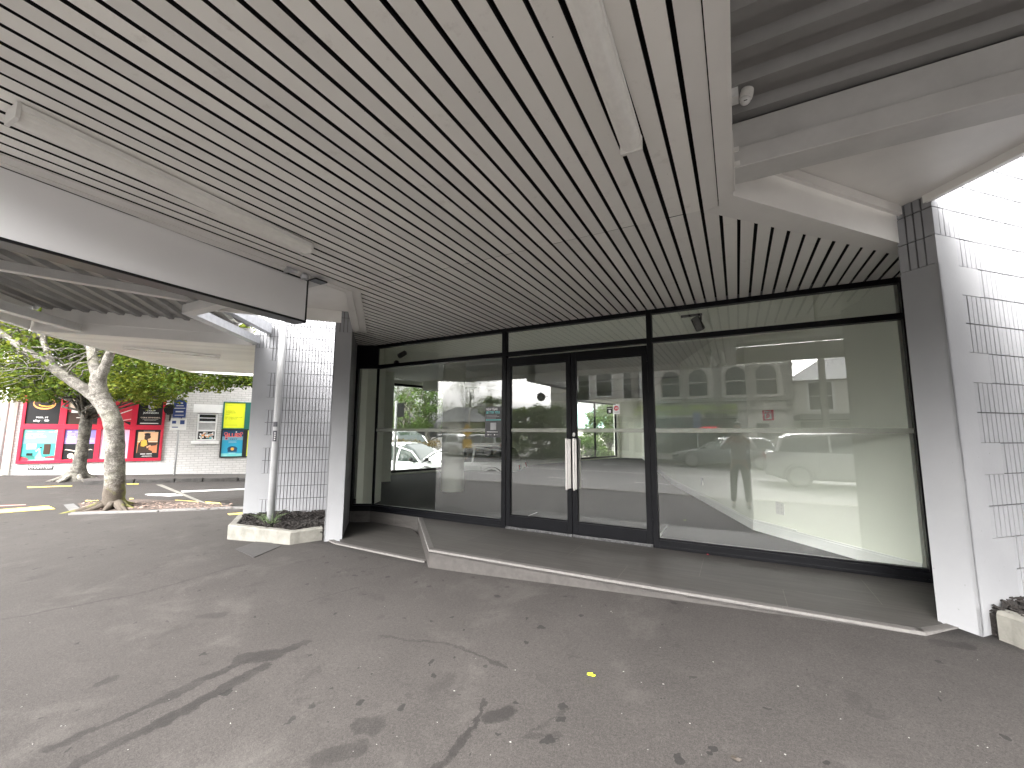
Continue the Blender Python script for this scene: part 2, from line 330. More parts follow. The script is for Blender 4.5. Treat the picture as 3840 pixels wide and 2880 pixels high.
def asphalt(name, c0, c1, stains=None, grain=1.0):
    m, t, b, v = newmat(name)
    g1 = noisen(t, v, 210, 4, .8); g2 = noisen(t, v, 75, 4, .75); big = noisen(t, v, .55, 5, .6); mid = noisen(t, v, 3.2, 6, .65)
    base = mixc(t, rng(t, big, .3, .7), c0, c1)
    f = mathn(t, 'MULTIPLY', rng(t, g1, .3, .7, 1-.55*grain, 1+.60*grain), rng(t, g2, .3, .7, 1-.30*grain, 1+.30*grain))
    f = mathn(t, 'MULTIPLY', f, rng(t, mid, .3, .7, .93, 1.08))
    cmb = N(t, 'ShaderNodeCombineColor')
    for i in range(3): t.links.new(f, cmb.inputs[i])
    base = mixc(t, 1, base, cmb.outputs[0], 'MULTIPLY')
    # pale stone chips and gum spots, dark drips
    vo = N(t, 'ShaderNodeTexVoronoi'); vo.inputs['Scale'].default_value = 55; t.links.new(v, vo.inputs['Vector'])
    chip = mathn(t, 'MULTIPLY', rng(t, vo.outputs['Distance'], .13, .07), rng(t, noisen(t, v, 7, 3), .55, .62)); base = mixc(t, mathn(t, 'MULTIPLY', chip, .3), base, (.22,.21,.195))
    vd = N(t, 'ShaderNodeTexVoronoi'); vd.inputs['Scale'].default_value = 9; vv = N(t, 'ShaderNodeVectorMath', operation='ADD'); t.links.new(v, vv.inputs[0])
    nv = N(t, 'ShaderNodeTexNoise'); nv.inputs['Scale'].default_value = 14; t.links.new(v, nv.inputs['Vector']); sc = N(t, 'ShaderNodeVectorMath', operation='SCALE'); sc.inputs[3].default_value = .11; t.links.new(nv.outputs['Color'], sc.inputs[0]); t.links.new(sc.outputs[0], vv.inputs[1]); t.links.new(vv.outputs[0], vd.inputs['Vector'])
    sz = N(t, 'ShaderNodeSeparateColor'); t.links.new(vd.outputs['Color'], sz.inputs[0])
    thr = mathn(t, 'MULTIPLY', mathn(t, 'POWER', sz.outputs[0], 3.0), .30); sp = mathn(t, 'LESS_THAN', vd.outputs['Distance'], thr); sp = mathn(t, 'MULTIPLY', sp, mathn(t, 'GREATER_THAN', sz.outputs[1], .45))
    base = mixc(t, mathn(t, 'MULTIPLY', sp, .75), base, (.009,.0085,.008))
    ds = rng(t, noisen(t, v, 2.1, 8, .72, .4), .58, .66, 0, .42, True); base = mixc(t, ds, base, (.018,.016,.015))
    base = mixc(t, rng(t, noisen(t, v, 1.6, 7, .7, .3), .56, .74, 0, .30), base, (.105,.098,.09))
    if stains:
        s2 = N(t, 'ShaderNodeSeparateXYZ'); nv2 = N(t, 'ShaderNodeTexNoise'); nv2.inputs['Scale'].default_value = 7; nv2.inputs['Detail'].default_value = 9; nv2.inputs['Roughness'].default_value = .72; t.links.new(v, nv2.inputs['Vector'])
        sub = N(t, 'ShaderNodeVectorMath', operation='SUBTRACT'); sub.inputs[1].default_value = (.5,.5,.5); t.links.new(nv2.outputs['Color'], sub.inputs[0])
        sc2 = N(t, 'ShaderNodeVectorMath', operation='SCALE'); sc2.inputs[3].default_value = .16; t.links.new(sub.outputs[0], sc2.inputs[0])
        ad = N(t, 'ShaderNodeVectorMath', operation='ADD'); t.links.new(v, ad.inputs[0]); t.links.new(sc2.outputs[0], ad.inputs[1]); t.links.new(ad.outputs[0], s2.inputs[0])
        X, Y = s2.outputs[0], s2.outputs[1]; tot = None
        for (x0, y0, x1, y1, r, amt) in stains:
            dx, dy = x1-x0, y1-y0; l2 = dx*dx+dy*dy+1e-9
            px = mathn(t, 'SUBTRACT', X, x0); py = mathn(t, 'SUBTRACT', Y, y0)
            h = mathn(t, 'ADD', mathn(t, 'MULTIPLY', px, dx/l2), mathn(t, 'MULTIPLY', py, dy/l2), clamp=True)
            ex = mathn(t, 'SUBTRACT', px, mathn(t, 'MULTIPLY', h, dx)); ey = mathn(t, 'SUBTRACT', py, mathn(t, 'MULTIPLY', h, dy))
            d = mathn(t, 'SQRT', mathn(t, 'ADD', mathn(t, 'MULTIPLY', ex, ex), mathn(t, 'MULTIPLY', ey, ey)))
            k = rng(t, d, r*1.15, r*.75, 0, amt, True); tot = k if tot is None else mathn(t, 'MAXIMUM', tot, k)
        tot = mathn(t, 'MULTIPLY', tot, rng(t, noisen(t, v, 4.5, 7, .7), .30, .55, .4, 1))
        base = mixc(t, tot, base, (.009,.008,.0075))
    t.links.new(base, b.inputs['Base Color']); b.inputs['Roughness'].default_value = .85; b.inputs['Specular IOR Level'].default_value = .3
    bp = N(t, 'ShaderNodeBump'); bp.inputs['Strength'].default_value = .6; bp.inputs['Distance'].default_value = .004
    t.links.new(g2, bp.inputs['Height']); t.links.new(bp.outputs[0], b.inputs['Normal']); return m
def st(a, b, r, amt):
    p, q = gp(*a), gp(*b); return (p.x, p.y, q.x, q.y, r, amt)
k2 = 1920/2212
def v1(x, y): return (x*k2, 1900+y*k2)
STAINS = [st(v1(200,1050), v1(700,835), .028, 0.59), st(v1(700,835), v1(1060,660), .04, 0.65), st(v1(330,1110), v1(700,930), .04, 0.65), st(v1(700,930), v1(1130,690), .045, 0.70),
          st(v1(1060,650), v1(1180,640), .075, 0.70), st(v1(1180,640), v1(1310,590), .035, 0.70), st(v1(1880,1129), v1(2020,990), .022, 0.70), st(v1(2020,990), v1(2100,840), .014, 0.70),
          st(v1(2120,910), v1(2190,890), .05, 0.70), st(v1(1560,950), v1(1610,950), .06, 0.53), st(v1(1380,1090), v1(1560,1040), .05, 0.53),
          st(v1(1640,560), v1(1950,595), .012, 0.53), st(v1(1950,595), v1(2190,690), .013, 0.53),
          st(v1(0,490), v1(620,370), .02, 0.42), st(v1(620,370), v1(1050,250), .018, 0.36), st(v1(2290,980), v1(2450,880), .012, 0.47), st(v1(2260,1000), v1(2420,985), .012, 0.47),
          st((3520,2410), (3620,2420), .045, 0.65), st(v1(1330,410), v1(1560,345), .012, 0.42), st(v1(880,470), v1(950,470), .05, 0.42), st(v1(440,760), v1(490,745), .04, 0.53)]
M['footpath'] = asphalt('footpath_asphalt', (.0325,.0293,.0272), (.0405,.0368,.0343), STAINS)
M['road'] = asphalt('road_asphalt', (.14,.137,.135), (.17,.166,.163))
M['roadwhite'] = mat('road_paint_white', (.72,.72,.70), .7, noise=(30, .2))
M['roadyellow'] = mat('road_paint_yellow', (.74,.55,.12), .7, noise=(30, .2))

# ------------------------------------------------------------------ ground
def ground_mesh():
    xs = sorted(set([-150,-110,-80,-60]+[round(-45+i*3, 2) for i in range(10)]+[round(-16+i*.5, 2) for i in range(24)]+[round(-4+i*.25, 2) for i in range(32)]+[round(4+i*2, 2) for i in range(21)]+[60,80,110,150]))
    ys = sorted(set([-150,-110,-80,-60]+[round(-45+i*3, 2) for i in range(12)]+[round(-9+i*.25, 2) for i in range(60)]+[round(6+i*2, 2) for i in range(20)]+[60,80,110,150]))
    mb = MB(); vs = [(x, y, G(x, y)-(.75 if (-6 < x < 4 and y > -.9) or (-10 < x < 12 and y > .3) else 0)) for y in ys for x in xs]; n = len(xs)
    fs = [(j*n+i, j*n+i+1, (j+1)*n+i+1, (j+1)*n+i) for j in range(len(ys)-1) for i in range(n-1)]
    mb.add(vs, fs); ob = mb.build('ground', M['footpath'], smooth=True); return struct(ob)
ground = ground_mesh()
def sheet(name, poly, m, dz=.004, step=.5, smooth=True):
    """a thin sheet draped on the ground: convex quad p0..p3 given in plan"""
    p = [Vector((q[0], q[1])) for q in poly]
    nu = max(1, int((p[1]-p[0]).length/step)); nv = max(1, int((p[3]-p[0]).length/step)); vs = []
    for j in range(nv+1):
        for i in range(nu+1):
            a = p[0].lerp(p[1], i/nu); b = p[3].lerp(p[2], i/nu); c = a.lerp(b, j/nv); vs.append((c.x, c.y, G(c.x, c.y)+dz))
    mb = MB(); mb.add(vs, [(j*(nu+1)+i, j*(nu+1)+i+1, (j+1)*(nu+1)+i+1, (j+1)*(nu+1)+i) for j in range(nv) for i in range(nu)])
    return struct(mb.build(name, m, smooth=smooth))

# ------------------------------------------------------------------ the shop building
A = Vector((1.108, -.945)); B = Vector((1.243, -1.08)); RF = Vector((-4.58, -.945)); LF = Vector((-4.715, -1.08))
PP = Vector((-6.775, -.945)); AP = Vector((-5.81, .02)); AR = Vector((2.343, .02)); TOPZ = 4.4
shop = thing('shop_building', (-1.7, 0, 0), 'grey block shop building with a recessed glazed front between angled block walls', 'building')
class Wall:
    """fluted block face from p0 to p1 (plan), normal to the right of the direction p0->p1; courses are .2 m with a joint level at -.045"""
    def __init__(s, mbs, p0, p1, nrm):
        s.p0 = Vector((p0[0], p0[1], 0)); d = Vector((p1[0]-p0[0], p1[1]-p0[1], 0)); s.len = d.length; s.d = d.normalized(); s.n = Vector((nrm[0], nrm[1], 0)).normalized(); s.mb = mbs
    def blk(s, a, b, z0, z1, t, mi=0):
        M_ = Matrix((s.d, s.n, Vector((0, 0, 1)))).transposed().to_4x4(); M_.translation = s.p0
        s.mb.box((a, -.004, z0), (b, t, z1), mi, M_)
def fluted(name, p0, p1, nrm, smooth_at, z0, z1, parent, seed=1, flute=.0488):
    """smooth_at(z_mid) -> list of (a, b) spans left smooth, measured from p0"""
    mb = MB(); W_ = Wall(mb, p0, p1, nrm); L_ = W_.len; r = random.Random(seed)
    zc = -.045+.2*math.floor((z0+.045)/.2)
    while zc < z1:
        a0, a1 = max(zc, z0), min(zc+.2, z1)
        if a1-a0 > .02:
            zm = zc+.1; sp = smooth_at(zm)
            nfl = int(L_/flute+.5)
            for i in range(nfl):
                a, b = i*flute, min((i+1)*flute, L_)
                mid = (a+b)/2
                if any(q0 <= mid <= q1 for q0, q1 in sp): continue
                w_ = .0044+r.uniform(-.0008, .0008)
                W_.blk(a+(w_ if i else -.012), b-(w_ if i < nfl-1 else -.012), a0+.004, a1-.004, .012+r.uniform(-.0012, .0012), 0)
            for q0, q1 in sp:
                q1 = min(q1, L_)
                W_.blk(q0-(.0125 if q0 < .01 else -.001), q1+(.0125 if q1 >= L_-.001 else 0), a0-.0005, a1+.0005, .0125, 1)
        zc += .2
    ob = mb.build(name, [M['block'], M['plaster']], parent, bevel=0); return ob
def teeth(z):
    """toothed plaster margin: smooth up to .4 in single courses, fluted teeth from .2 in pairs between"""
    k = int(round((z+.045-.1)/.2))            # course index, 0 starts at -.045
    if k >= 13: return []
    if k == 12: return [(0, .2)]
    if k == 11 or k == 8 or k == 5 or k == 2 or k == 1: return [(0, .4)]
    if k < 0: return []
    return [(0, .2)]
# solid cores with the joint colour behind the flutes
core = MB()
def strip_poly(p, q, nrm, t): n = Vector(nrm).normalized()*t; return [p, q, q-n, p-n]
n1 = Vector((.707, -.707)); n2 = Vector((-.707, -.707))
AP2 = PP+Vector((1, 1))*.965; LAP = LF+Vector((-1, 1))*1.1
# left V: wall from PP to AP2, wing from LF back to LAP ; right wing: A,B then V to the right
core.prism([PP, AP2, AP2+Vector((-.13, .13)), PP+Vector((-.135, .135))], -.6, TOPZ)
core.prism([LF, RF, Vector((-5.38, -.145)), LAP+Vector((.0, .0))], -.6, TOPZ)
core.prism([A, B, Vector((2.35, .027)), Vector((2.2, .2)), Vector((1.40, .2)), Vector((1.40, -.02))], -.6, TOPZ)
VR = Vector((3.31, -.94)); core.prism([Vector((2.343, .02)), VR, VR+Vector((.135, .135)), Vector((2.48, .16))], -.6, TOPZ)
core.prism([PP+Vector((-.137, .137)), Vector((-6.98, -.74)), Vector((-7.3, .02)), Vector((-7.2, .15)), Vector((-6.7, .05))], -.6, TOPZ)
core.build('wall_core', M['joint'], shop)
fluted('block_wall', PP, AP2+Vector((.02, .02)), (1, -1), teeth, -.5, TOPZ, shop, 1)
fluted('block_wall', LAP, LF, (-1, -1), lambda z: [(1.33, 1.6)] if z < 2.5 else [], -.5, TOPZ, shop, 2)
fluted('block_wall', B, B+Vector((1.1, 1.1)), (1, -1), teeth, -.3, TOPZ, shop, 3)
fluted('block_wall', Vector((2.343, .02)), VR, (-1, -1), lambda z: [(1.0, 1.4)], -.3, TOPZ, shop, 4)
def endface(z): return [] if z > 2.36 else [(0, .4)]
fluted('block_wall', A, B, (-1, -1), endface, -.3, TOPZ, shop, 5, flute=.0477)
fluted('block_wall', LF, RF, (1, -1), lambda z: [] if z > 2.56 else [(0, .4)], -.4, TOPZ, shop, 6, flute=.0477)
def dark_teeth(z):
    k = int(round((z+.045-.1)/.2)); return [(0, .32)] if k % 3 == 0 else [(0, .18)] if k % 3 == 1 else [(0, .32)]
mb = MB(); W_ = Wall(mb, RF, (-5.36, -.165), (1, 1)); r = random.Random(9); z = -.245; k = 0
while z < 2.75:
    c = (.30, .62, .45)[k % 3]
    W_.blk(0, c, z+.0, z+.2, .012, 1)
    x = c+.004
    while x < W_.len-.01:
        x1 = min(x+.39, W_.len); W_.blk(x, x1-.004, z+.003, z+.197, .011+r.uniform(-.001, .001), 0); x = x1
    z += .2; k += 1
mb.build('block_wall', [M['block'], M['plaster']], shop)
# plastered inner cheek on the right (edge-on in the picture, reflected in the glass)
mb = MB(); mb.prism([A+Vector((-.012, .004)), A+Vector((.0, .0)), Vector((1.405, -.03)), Vector((1.392, -.03))], -.25, 2.76); mb.build('plaster_cheek', M['plaster'], shop)
# wall above the shop front, side walls, back wall, roof
mb = MB()
mb.box((-5.4, .02, 2.603), (1.5, .22, TOPZ)); mb.box((-5.04, -.03, 2.668), (1.42, .019, TOPZ-.01))
mb.build('upper_wall', M['block'], shop)
SW0, SW1 = Vector((-9.0, 3.0)), Vector((-5.1, 15.8)); sdv = (SW1-SW0).normalized(); snv = Vector((-sdv.y, sdv.x))
def side(t): return SW0+sdv*t
SWL = (SW1-SW0).length
win = [(.98, 3.6), (9.6, 13.2)]
mb = MB(); t0 = 0
for a, b in win+[(SWL, SWL)]:
    mb.prism([side(t0), side(a), side(a)+snv*.2, side(t0)+snv*.2], -.5, 3.4); t0 = b
for a, b in win:
    mb.prism([side(a)+sdv*.002, side(b)-sdv*.002, side(b)+snv*.198-sdv*.002, side(a)+snv*.198+sdv*.002], 2.62, 3.398); mb.prism([side(a)+sdv*.002, side(b)-sdv*.002, side(b)+snv*.198-sdv*.002, side(a)+snv*.198+sdv*.002], -.5, .05)
mb.build('side_wall', M['intwall'], shop)
mb = MB(); mb.prism([Vector((-7.21, .1)), Vector((-8.3, .1)), Vector((-8.98, 2.98)), Vector((-8.8, 3.0)), Vector((-8.15, .28)), Vector((-7.21, .28))], -.5, 3.4); mb.build('side_wall', M['intwall'], shop)
mb = MB(); mb.box((-5.2, 15.85, -.2), (3, 16.05, 3.4)); mb.build('back_wall', M['intwall'], shop)
mb = MB(); mb.prism([Vector((-8.3,.24)), Vector((1.7,.24)), Vector((4.0,.24)), Vector((4.0,16.1)), Vector((-5.3,16.1)), Vector((-9.2,3.0))], 3.41, 3.5); mb.build('roof', M['roof'], shop)
# inner right wall: three straight lengths, with skirting
w3, w2, w1 = Vector((1.33, .10)), Vector((.13, 1.43)), Vector((-1.39, 5.84)); w0 = Vector((-4.05, 15.84))
mb = MB(); off = Vector((.12, .12))
mb.prism([w3+Vector((0, 0)), w2, w2+off, w3+Vector((.16, .12))], -.02, 3.4); mb.prism([w2+Vector((.002, .006)), w1, w1+off, w2+off*1.01], -.02, 3.4); mb.prism([w1+Vector((0, .002)), w0, w0+off, w1+off*1.01], -.02, 3.4)
mb.build('interior_wall', M['intwall'], shop)
mb = MB()
for a, b in ((w3, w2), (w2, w1), (w1, w0)):
    d = (b-a).normalized(); n = Vector((-d.y, d.x)); mb.prism([a+n*.0005, b+n*.0005, b+n*.016, a+n*.016], 0, .10); mb.prism([a+n*.0007, b+n*.0007, b+n*.009, a+n*.009], .10, .118)
mb.build('skirting', M['white'], shop)
mb = MB(); mb.prism([w2+Vector((.02, -.04))+Vector((-.012,-.012)), w2+Vector((.40, -.47)), w2+Vector((.395, -.50)), w2+Vector((-.0, -.075))], .118, .14); mb.build('cable_duct', M['white'], shop)
# lining of the left V inside the shop
mb = MB(); mb.prism([Vector((-5.30, -.09)), Vector((-5.42, .06)), Vector((-5.70, .62)), Vector((-6.6, .75)), Vector((-6.6, .87)), Vector((-5.62, .74)), Vector((-5.28, .02))], -.02, 3.4); mb.build('interior_wall', M['intwall'], shop)
# floor and ceiling
mb = MB(); mb.prism([Vector((-5.28,-.11)), Vector((-5.035,.03)), Vector((1.40,.03)), Vector((1.5,.24)), Vector((4,.26)), Vector((4,15.84)), Vector((-5.2,15.84)), Vector((-8.95,3.1)), Vector((-8.3,.3)), Vector((-6.2,.3)), Vector((-5.6,.1))], -.16, .0); mb.build('interior_floor', M['carpet'], shop)
mb = MB(); mb.prism([Vector((-5.28,-.11)), Vector((-5.035,.06)), Vector((1.38,.06)), Vector((1.5,.24)), Vector((4,.26)), Vector((4,15.84)), Vector((-5.2,15.84)), Vector((-8.95,3.1)), Vector((-8.3,.3)), Vector((-6.2,.3)), Vector((-5.6,.1))], 2.72, 2.80)
mb.box((-8.2, 4.8, 2.45), (3, 5.15, 2.719)); mb.box((-8.2, 10.3, 2.45), (3, 10.65, 2.719)); mb.build('interior_ceiling', M['intceil'], shop)
mb = MB(); mb.box((-5.55, .62, 2.36), (.80, .80, 2.719)); mb.build('bulkhead', M['intwall'], shop)
mb = MB(); mb.lathe([(.235, 0), (.235, 2.718)], (-5.30, 2.42, 0), 40); mb.build('round_column', M['intwall'], shop, smooth=False)
bpy.data.objects['round_column'].data.polygons.foreach_set('use_smooth', [True]*len(bpy.data.objects['round_column'].data.polygons))
mb = MB(); mb.prism([Vector((-7.97, 2.83)), Vector((-7.70, 2.78)), Vector((-7.60, 3.0)), Vector((-7.9, 3.08))], 0, 2.718); mb.build('square_column', M['intwall'], shop)
# side windows
for (a, b), nm in zip(win, (1, 2)):
    f = MB(); zt, zb = 2.62, .05; t = snv*.05+snv*.04
    def fr(c0, c1, z0, z1): f.prism([side(c0)+snv*.05, side(c1)+snv*.05, side(c1)+snv*.12, side(c0)+snv*.12], z0, z1)
    for i in range(nm+1):
        c = a+(b-a)*i/nm; c0 = min(max(c-.03, a+.001), b-.061); fr(c0, c0+.06, zb+.001, zt-.001)
    for i in range(nm):
        c0 = a+(b-a)*i/nm+.03; c1 = a+(b-a)*(i+1)/nm-.03
        if i == 0: c0 += .03
        if i == nm-1: c1 -= .03
        fr(c0, c1, zb+.001, zb+.07); fr(c0, c1, zt-.07, zt-.001)
    fo = f.build('window_frame', M['frame'], shop)
    for i in range(nm):
        p = MB(); c0 = a+(b-a)*i/nm+.035; c1 = a+(b-a)*(i+1)/nm-.035; p.prism([side(c0)+snv*.08, side(c1)+snv*.08, side(c1)+snv*.086, side(c0)+snv*.086], zb+.07, zt-.07); p.build('pane', M['glass'], fo)

# ------------------------------------------------------------------ shop front glazing (parts of the shop)
XL, XM1, XM2, XR = -5.035, -2.70, -.79, 1.385
CE, TR = 2.60, 2.22
f = MB(); D0, D1 = -.035, .035
def fb(x0, x1, z0, z1, y0=D0, y1=D1, mi=0): f.box((x0, y0, z0), (x1, y1, z1), mi)
fb(XM1-.025, XM1+.040, 0.0, CE); fb(XM2-.06, XM2+.0, 0.0, CE); fb(XR-.05, XR+.012, 0.0, CE)
fb(XL-.0, XM1-.025, CE-.05, CE); fb(XM1+.04, XM2-.06, CE-.05, CE); fb(XM2, XR-.05, CE-.05, CE)
fb(XL-.0, XM1-.025, TR-.0, TR+.055); fb(XM1+.04, XM2-.06, TR-.0, TR+.055); fb(XM2, XR-.05, TR-.0, TR+.055)
fb(XL-.0, XM1-.025, 0.0, .085); fb(XM2, XR-.05, 0.0, .085)
fb(XL, XM1-.025, .085, .105, -.015, .03); fb(XM2, XR-.05, .085, .105, -.015, .03)
# glazing beads and pressure lines
fb(XL, XM1-.025, .028, .032, -.039, -.035); fb(XM2, XR-.05, .028, .032, -.039, -.035)
fb(XL-.02, XL+.02, .105, TR, -.004, .018)
# angled return
J = Vector((-5.345, -.172)); C0 = Vector((XL, 0)); rd = (C0-J).normalized(); rn = Vector((rd.y, -rd.x))
def rprism(mbx, a, b, z0, z1, t0, t1, mi=0):
    p = J+rd*a; q = J+rd*b; mbx.prism([p+rn*t0, q+rn*t0, q+rn*t1, p+rn*t1], z0, z1, mi)
RL = (C0-J).length
rprism(f, 0, .05, 0, CE, -.035, .035); rprism(f, .05, RL-.01, 0, .085, -.035, .035); rprism(f, .05, RL-.01, .085, .105, -.03, .015)
rprism(f, .05, RL+.004, TR, CE, -.03, .03)
frame = f.build('shopfront_frame', M['frame'], shop, bevel=.003)
def pane(x0, x1, z0, z1, par, y0=-.004, nm='window_pane'):
    mb = MB(); mb.box((x0, y0, z0), (x1, y0+.008, z1)); return mb.build(nm, M['glass'], par)
pl = pane(XL+.02, XM1-.025, .10, TR, frame); pr_ = pane(XM2, XR-.05, .10, TR, frame)
pane(XL+.004, XM1-.025, TR+.055, CE-.05, frame); pane(XM1+.04, XM2-.06, TR+.055, CE-.05, frame); pane(XM2, XR-.05, TR+.055, CE-.05, frame)
mb = MB(); rprism(mb, .05, RL-.02, .10, TR, -.004, .004); mb.build('window_pane', M['glass'], frame)
def bandm(x0, x1, y, par):
    mb = MB(); mb.box((x0, y-.0016, 1.217), (x1, y-.0006, 1.263)); return mb.build('frosted_band', M['band'], par)
bandm(XL+.02, XM1-.025, -.004, frame); bandm(XM2, XR-.05, -.004, frame)
# doors
def door(x0, x1, hinge_left):
    d = MB(); st_ = .062
    y0, y1 = -.028, .028
    d.box((x0, y0, .03), (x0+st_, y1, 2.195)); d.box((x1-st_, y0, .03), (x1, y1, 2.195)); d.box((x0+st_, y0, 2.09), (x1-st_, y1, 2.195)); d.box((x0+st_, y0, .03), (x1-st_, y1, .165))
    d.box((x0+st_, -.018, .165), (x1-st_, -.008, .180)); d.box((x0+st_, -.018, 2.078), (x1-st_, -.008, 2.09))
    do = d.build('door', M['frame'], shop, bevel=.003)
    g_ = MB(); g_.box((x0+st_, -.004, .165), (x1-st_, .004, 2.09)); g_.build('door_glass', M['glass'], do)
    mb = MB(); mb.box((x0+st_, -.0056, 1.217), (x1-st_, -.0046, 1.263)); mb.build('frosted_band', M['band'], do)
    k = MB(); k.box((x0+.002, -.034, .0), (x1-.002, .03, .028)); k.build('threshold_plate', M['frame_worn'], do, bevel=.002)
    xh = (x1-.052, x1-.006) if hinge_left else (x0+.006, x0+.060)
    out = -1 if hinge_left else 1
    h = MB(); h.box((xh[0], -.033, .555), (xh[1], -.029, 1.135))
    xa = xh[1] if hinge_left else xh[0]
    bx = xa-.03 if hinge_left else xa+.045
    h.box((bx-.010, -.115, .545), (bx+.010, -.095, 1.145)); h.box((bx-.008, -.095, .548), (bx+.008, -.034, .560)); h.box((bx-.008, -.095, 1.130), (bx+.008, -.034, 1.142))
    h.build('pull_handle', M['handle'], do, bevel=.002)
    h2 = MB(); h2.box((bx-.012, .088, .545), (bx+.012, .112, 1.145)); h2.box((bx-.008, .03, .548), (bx+.008, .088, .560)); h2.box((bx-.008, .03, 1.130), (bx+.008, .088, 1.142)); h2.build('pull_handle', M['handle'], do, bevel=.002)
    hx = x0-.004 if hinge_left else x1+.004
    hg = MB()
    for z in (.25, 1.12, 2.05): hg.lathe([(.008, -.04), (.008, .04)], (hx, -.037, z), 12)
    hg.build('hinge', M['frame'], do)
    if not hinge_left:
        l = MB(); l.lathe([(.004, 0), (.016, 0), (.016, .006), (.013, .009)], (0, 0, 0), 20, M=Matrix.Rotation(R(90), 3, 'X')); 
        vs = [(v[0]+x0+.030, v[1]-.029, v[2]*1.5+1.19) for v in l.v]; l.v = vs; l.build('lock_cylinder', M['whiteplastic'], do, smooth=True)
    return do
dl = door(XM1+.042, -1.761, True); dr = door(-1.755, XM2-.062, False)
# recessed entrance mat
mb = MB(); mb.box((-2.75, .30, .0005), (-.86, 1.12, .006)); mt_ = mb.build('mat_well', M['galv'], shop)
mb = MB(); mb.box((-2.725, .325, .006), (-.885, 1.095, .012)); mb.build('entrance_mat', M['carpet'], shop)

# tiled entry platforms
def tilemat():
    m, t, b, v = newmat('grey_stone_tile')
    mpn = N(t, 'ShaderNodeMapping'); mpn.inputs['Scale'].default_value = (1.2, 14, 14); t.links.new(v, mpn.inputs[0])
    f_ = noisen(t, mpn.outputs[0], 1.6, 8, .7, .5)
    br = N(t, 'ShaderNodeTexBrick'); br.offset = .5; br.inputs['Scale'].default_value = 1; br.inputs['Mortar Size'].default_value = .0022; br.inputs['Brick Width'].default_value = 1.2; br.inputs['Row Height'].default_value = .6
    br.inputs['Color1'].default_value = (.93,.93,.93,1); br.inputs['Color2'].default_value = (1.06,1.06,1.06,1); br.inputs['Mortar'].default_value = (1.9,1.85,1.8,1)
    off = N(t, 'ShaderNodeMapping'); off.inputs['Location'].default_value = (.35, .18, 0); t.links.new(v, off.inputs[0]); t.links.new(off.outputs[0], br.inputs['Vector'])
    base = mixc(t, rng(t, f_, .3, .72), (.032,.030,.028), (.060,.056,.052)); base = mixc(t, 1, base, br.outputs[0], 'MULTIPLY')
    base = mixc(t, rng(t, noisen(t, v, 2.4, 5), .5, .75, 0, .22), base, (.035,.033,.031))
    t.links.new(base, b.inputs['Base Color']); b.inputs['Roughness'].default_value = .6; b.inputs['Specular IOR Level'].default_value = .3
    bp = N(t, 'ShaderNodeBump'); bp.inputs['Strength'].default_value = .2; bp.inputs['Distance'].default_value = .002; t.links.new(f_, bp.inputs['Height']); t.links.new(bp.outputs[0], b.inputs['Normal']); return m
M['tile'] = tilemat(); M['riser'] = mat('grey_tile_riser', (.045,.041,.038), .6, noise=(12, .3, 8)); M['nosing'] = mat('ribbed_nosing_tile', (.075,.070,.066), .6, noise=(30, .14, 7)); M['grout'] = mat('pale_grout', (.125,.119,.113), .8, noise=(30, .15))
LPZ = -.165
step = thing('entry_step', (-1.7, -.7, -.1), 'grey stone tiled entry step with ribbed nosing below the shop doors', 'step')
U0, U1, U2, U3 = Vector((-4.095, -.03)), Vector((-2.885, -1.262)), Vector((.953, -1.212)), Vector((1.20, -.985))
mb = MB(); mb.prism([U0, U1+Vector((.03, .06)), U2+Vector((-.02, .06)), A+Vector((-.005, -.04)), A+Vector((-.006, .0)), Vector((1.40, -.036)), Vector((1.40, .028)), Vector((-4.095, .028))], -.6, 0); mb.build('upper_platform', M['tile'], step)
mb = MB(); mb.prism([Vector((-5.5, -.05)), RF+Vector((-.01, -.012)), Vector((-4.44, -1.075)), Vector((-3.02, -1.10)), Vector((-3.0, -.9)), Vector((-4.3, .028)), Vector((-5.2, .028))], -.6, LPZ); mb.build('lower_platform', M['tile'], step)
mb = MB(); mb.prism([U0+Vector((-.0, 0)), Vector((XL-.02, -.03)), J+rn*.03, J+rn*.03+Vector((0, .2)), Vector((-4.1, .027))], LPZ-.1, -.0005); mb.build('plinth_upstand', M['tile'], step)
def nose(mb, a, b, z, inward, wdt=.060, seg=.145, h=.018, ribs=True, zf=None):
    a = Vector(a); b = Vector(b); d = (b-a); n = max(1, round(d.length/seg)); d.normalize(); inn = Vector(inward).normalized(); sl = (b-a).length/n
    for i in range(n):
        p = a+d*(sl*i+.0015); q = a+d*(sl*(i+1)-.0015); zz = (z(p)+z(q))/2 if callable(z) else z
        mb.prism([p, q, q+inn*.012, p+inn*.012], zz-h, zz+.0015, 1)
        k = 5; ww = (wdt-.012)/k
        for j in range(k): mb.prism([p+inn*(.012+ww*j+.0015), q+inn*(.012+ww*j+.0015), q+inn*(.012+ww*(j+1)), p+inn*(.012+ww*(j+1))], zz-h, zz+.001, 0)
    mb.prism([a+inn*.002, b+inn*.002, b+inn*(wdt), a+inn*(wdt)], (z(a) if callable(z) else z)-h-.02, (min(z(a), z(b)) if callable(z) else z)-.0035, 2)
mb = MB()
nose(mb, U1, U2, .002, (0, 1)); nose(mb, U0, U1, .002, (.71, .71)); nose(mb, U2, U3, .002, (-.66, .74)); nose(mb, (-4.50, -1.12), (-3.02, -1.160), LPZ+.002, (0, 1)); nose(mb, RF+Vector((-.10,-.11)), (-4.50, -1.12), LPZ+.002, (.3, 1))
mb.build('nosing_tiles', [M['nosing'], M['grout'], M['grout']], step)
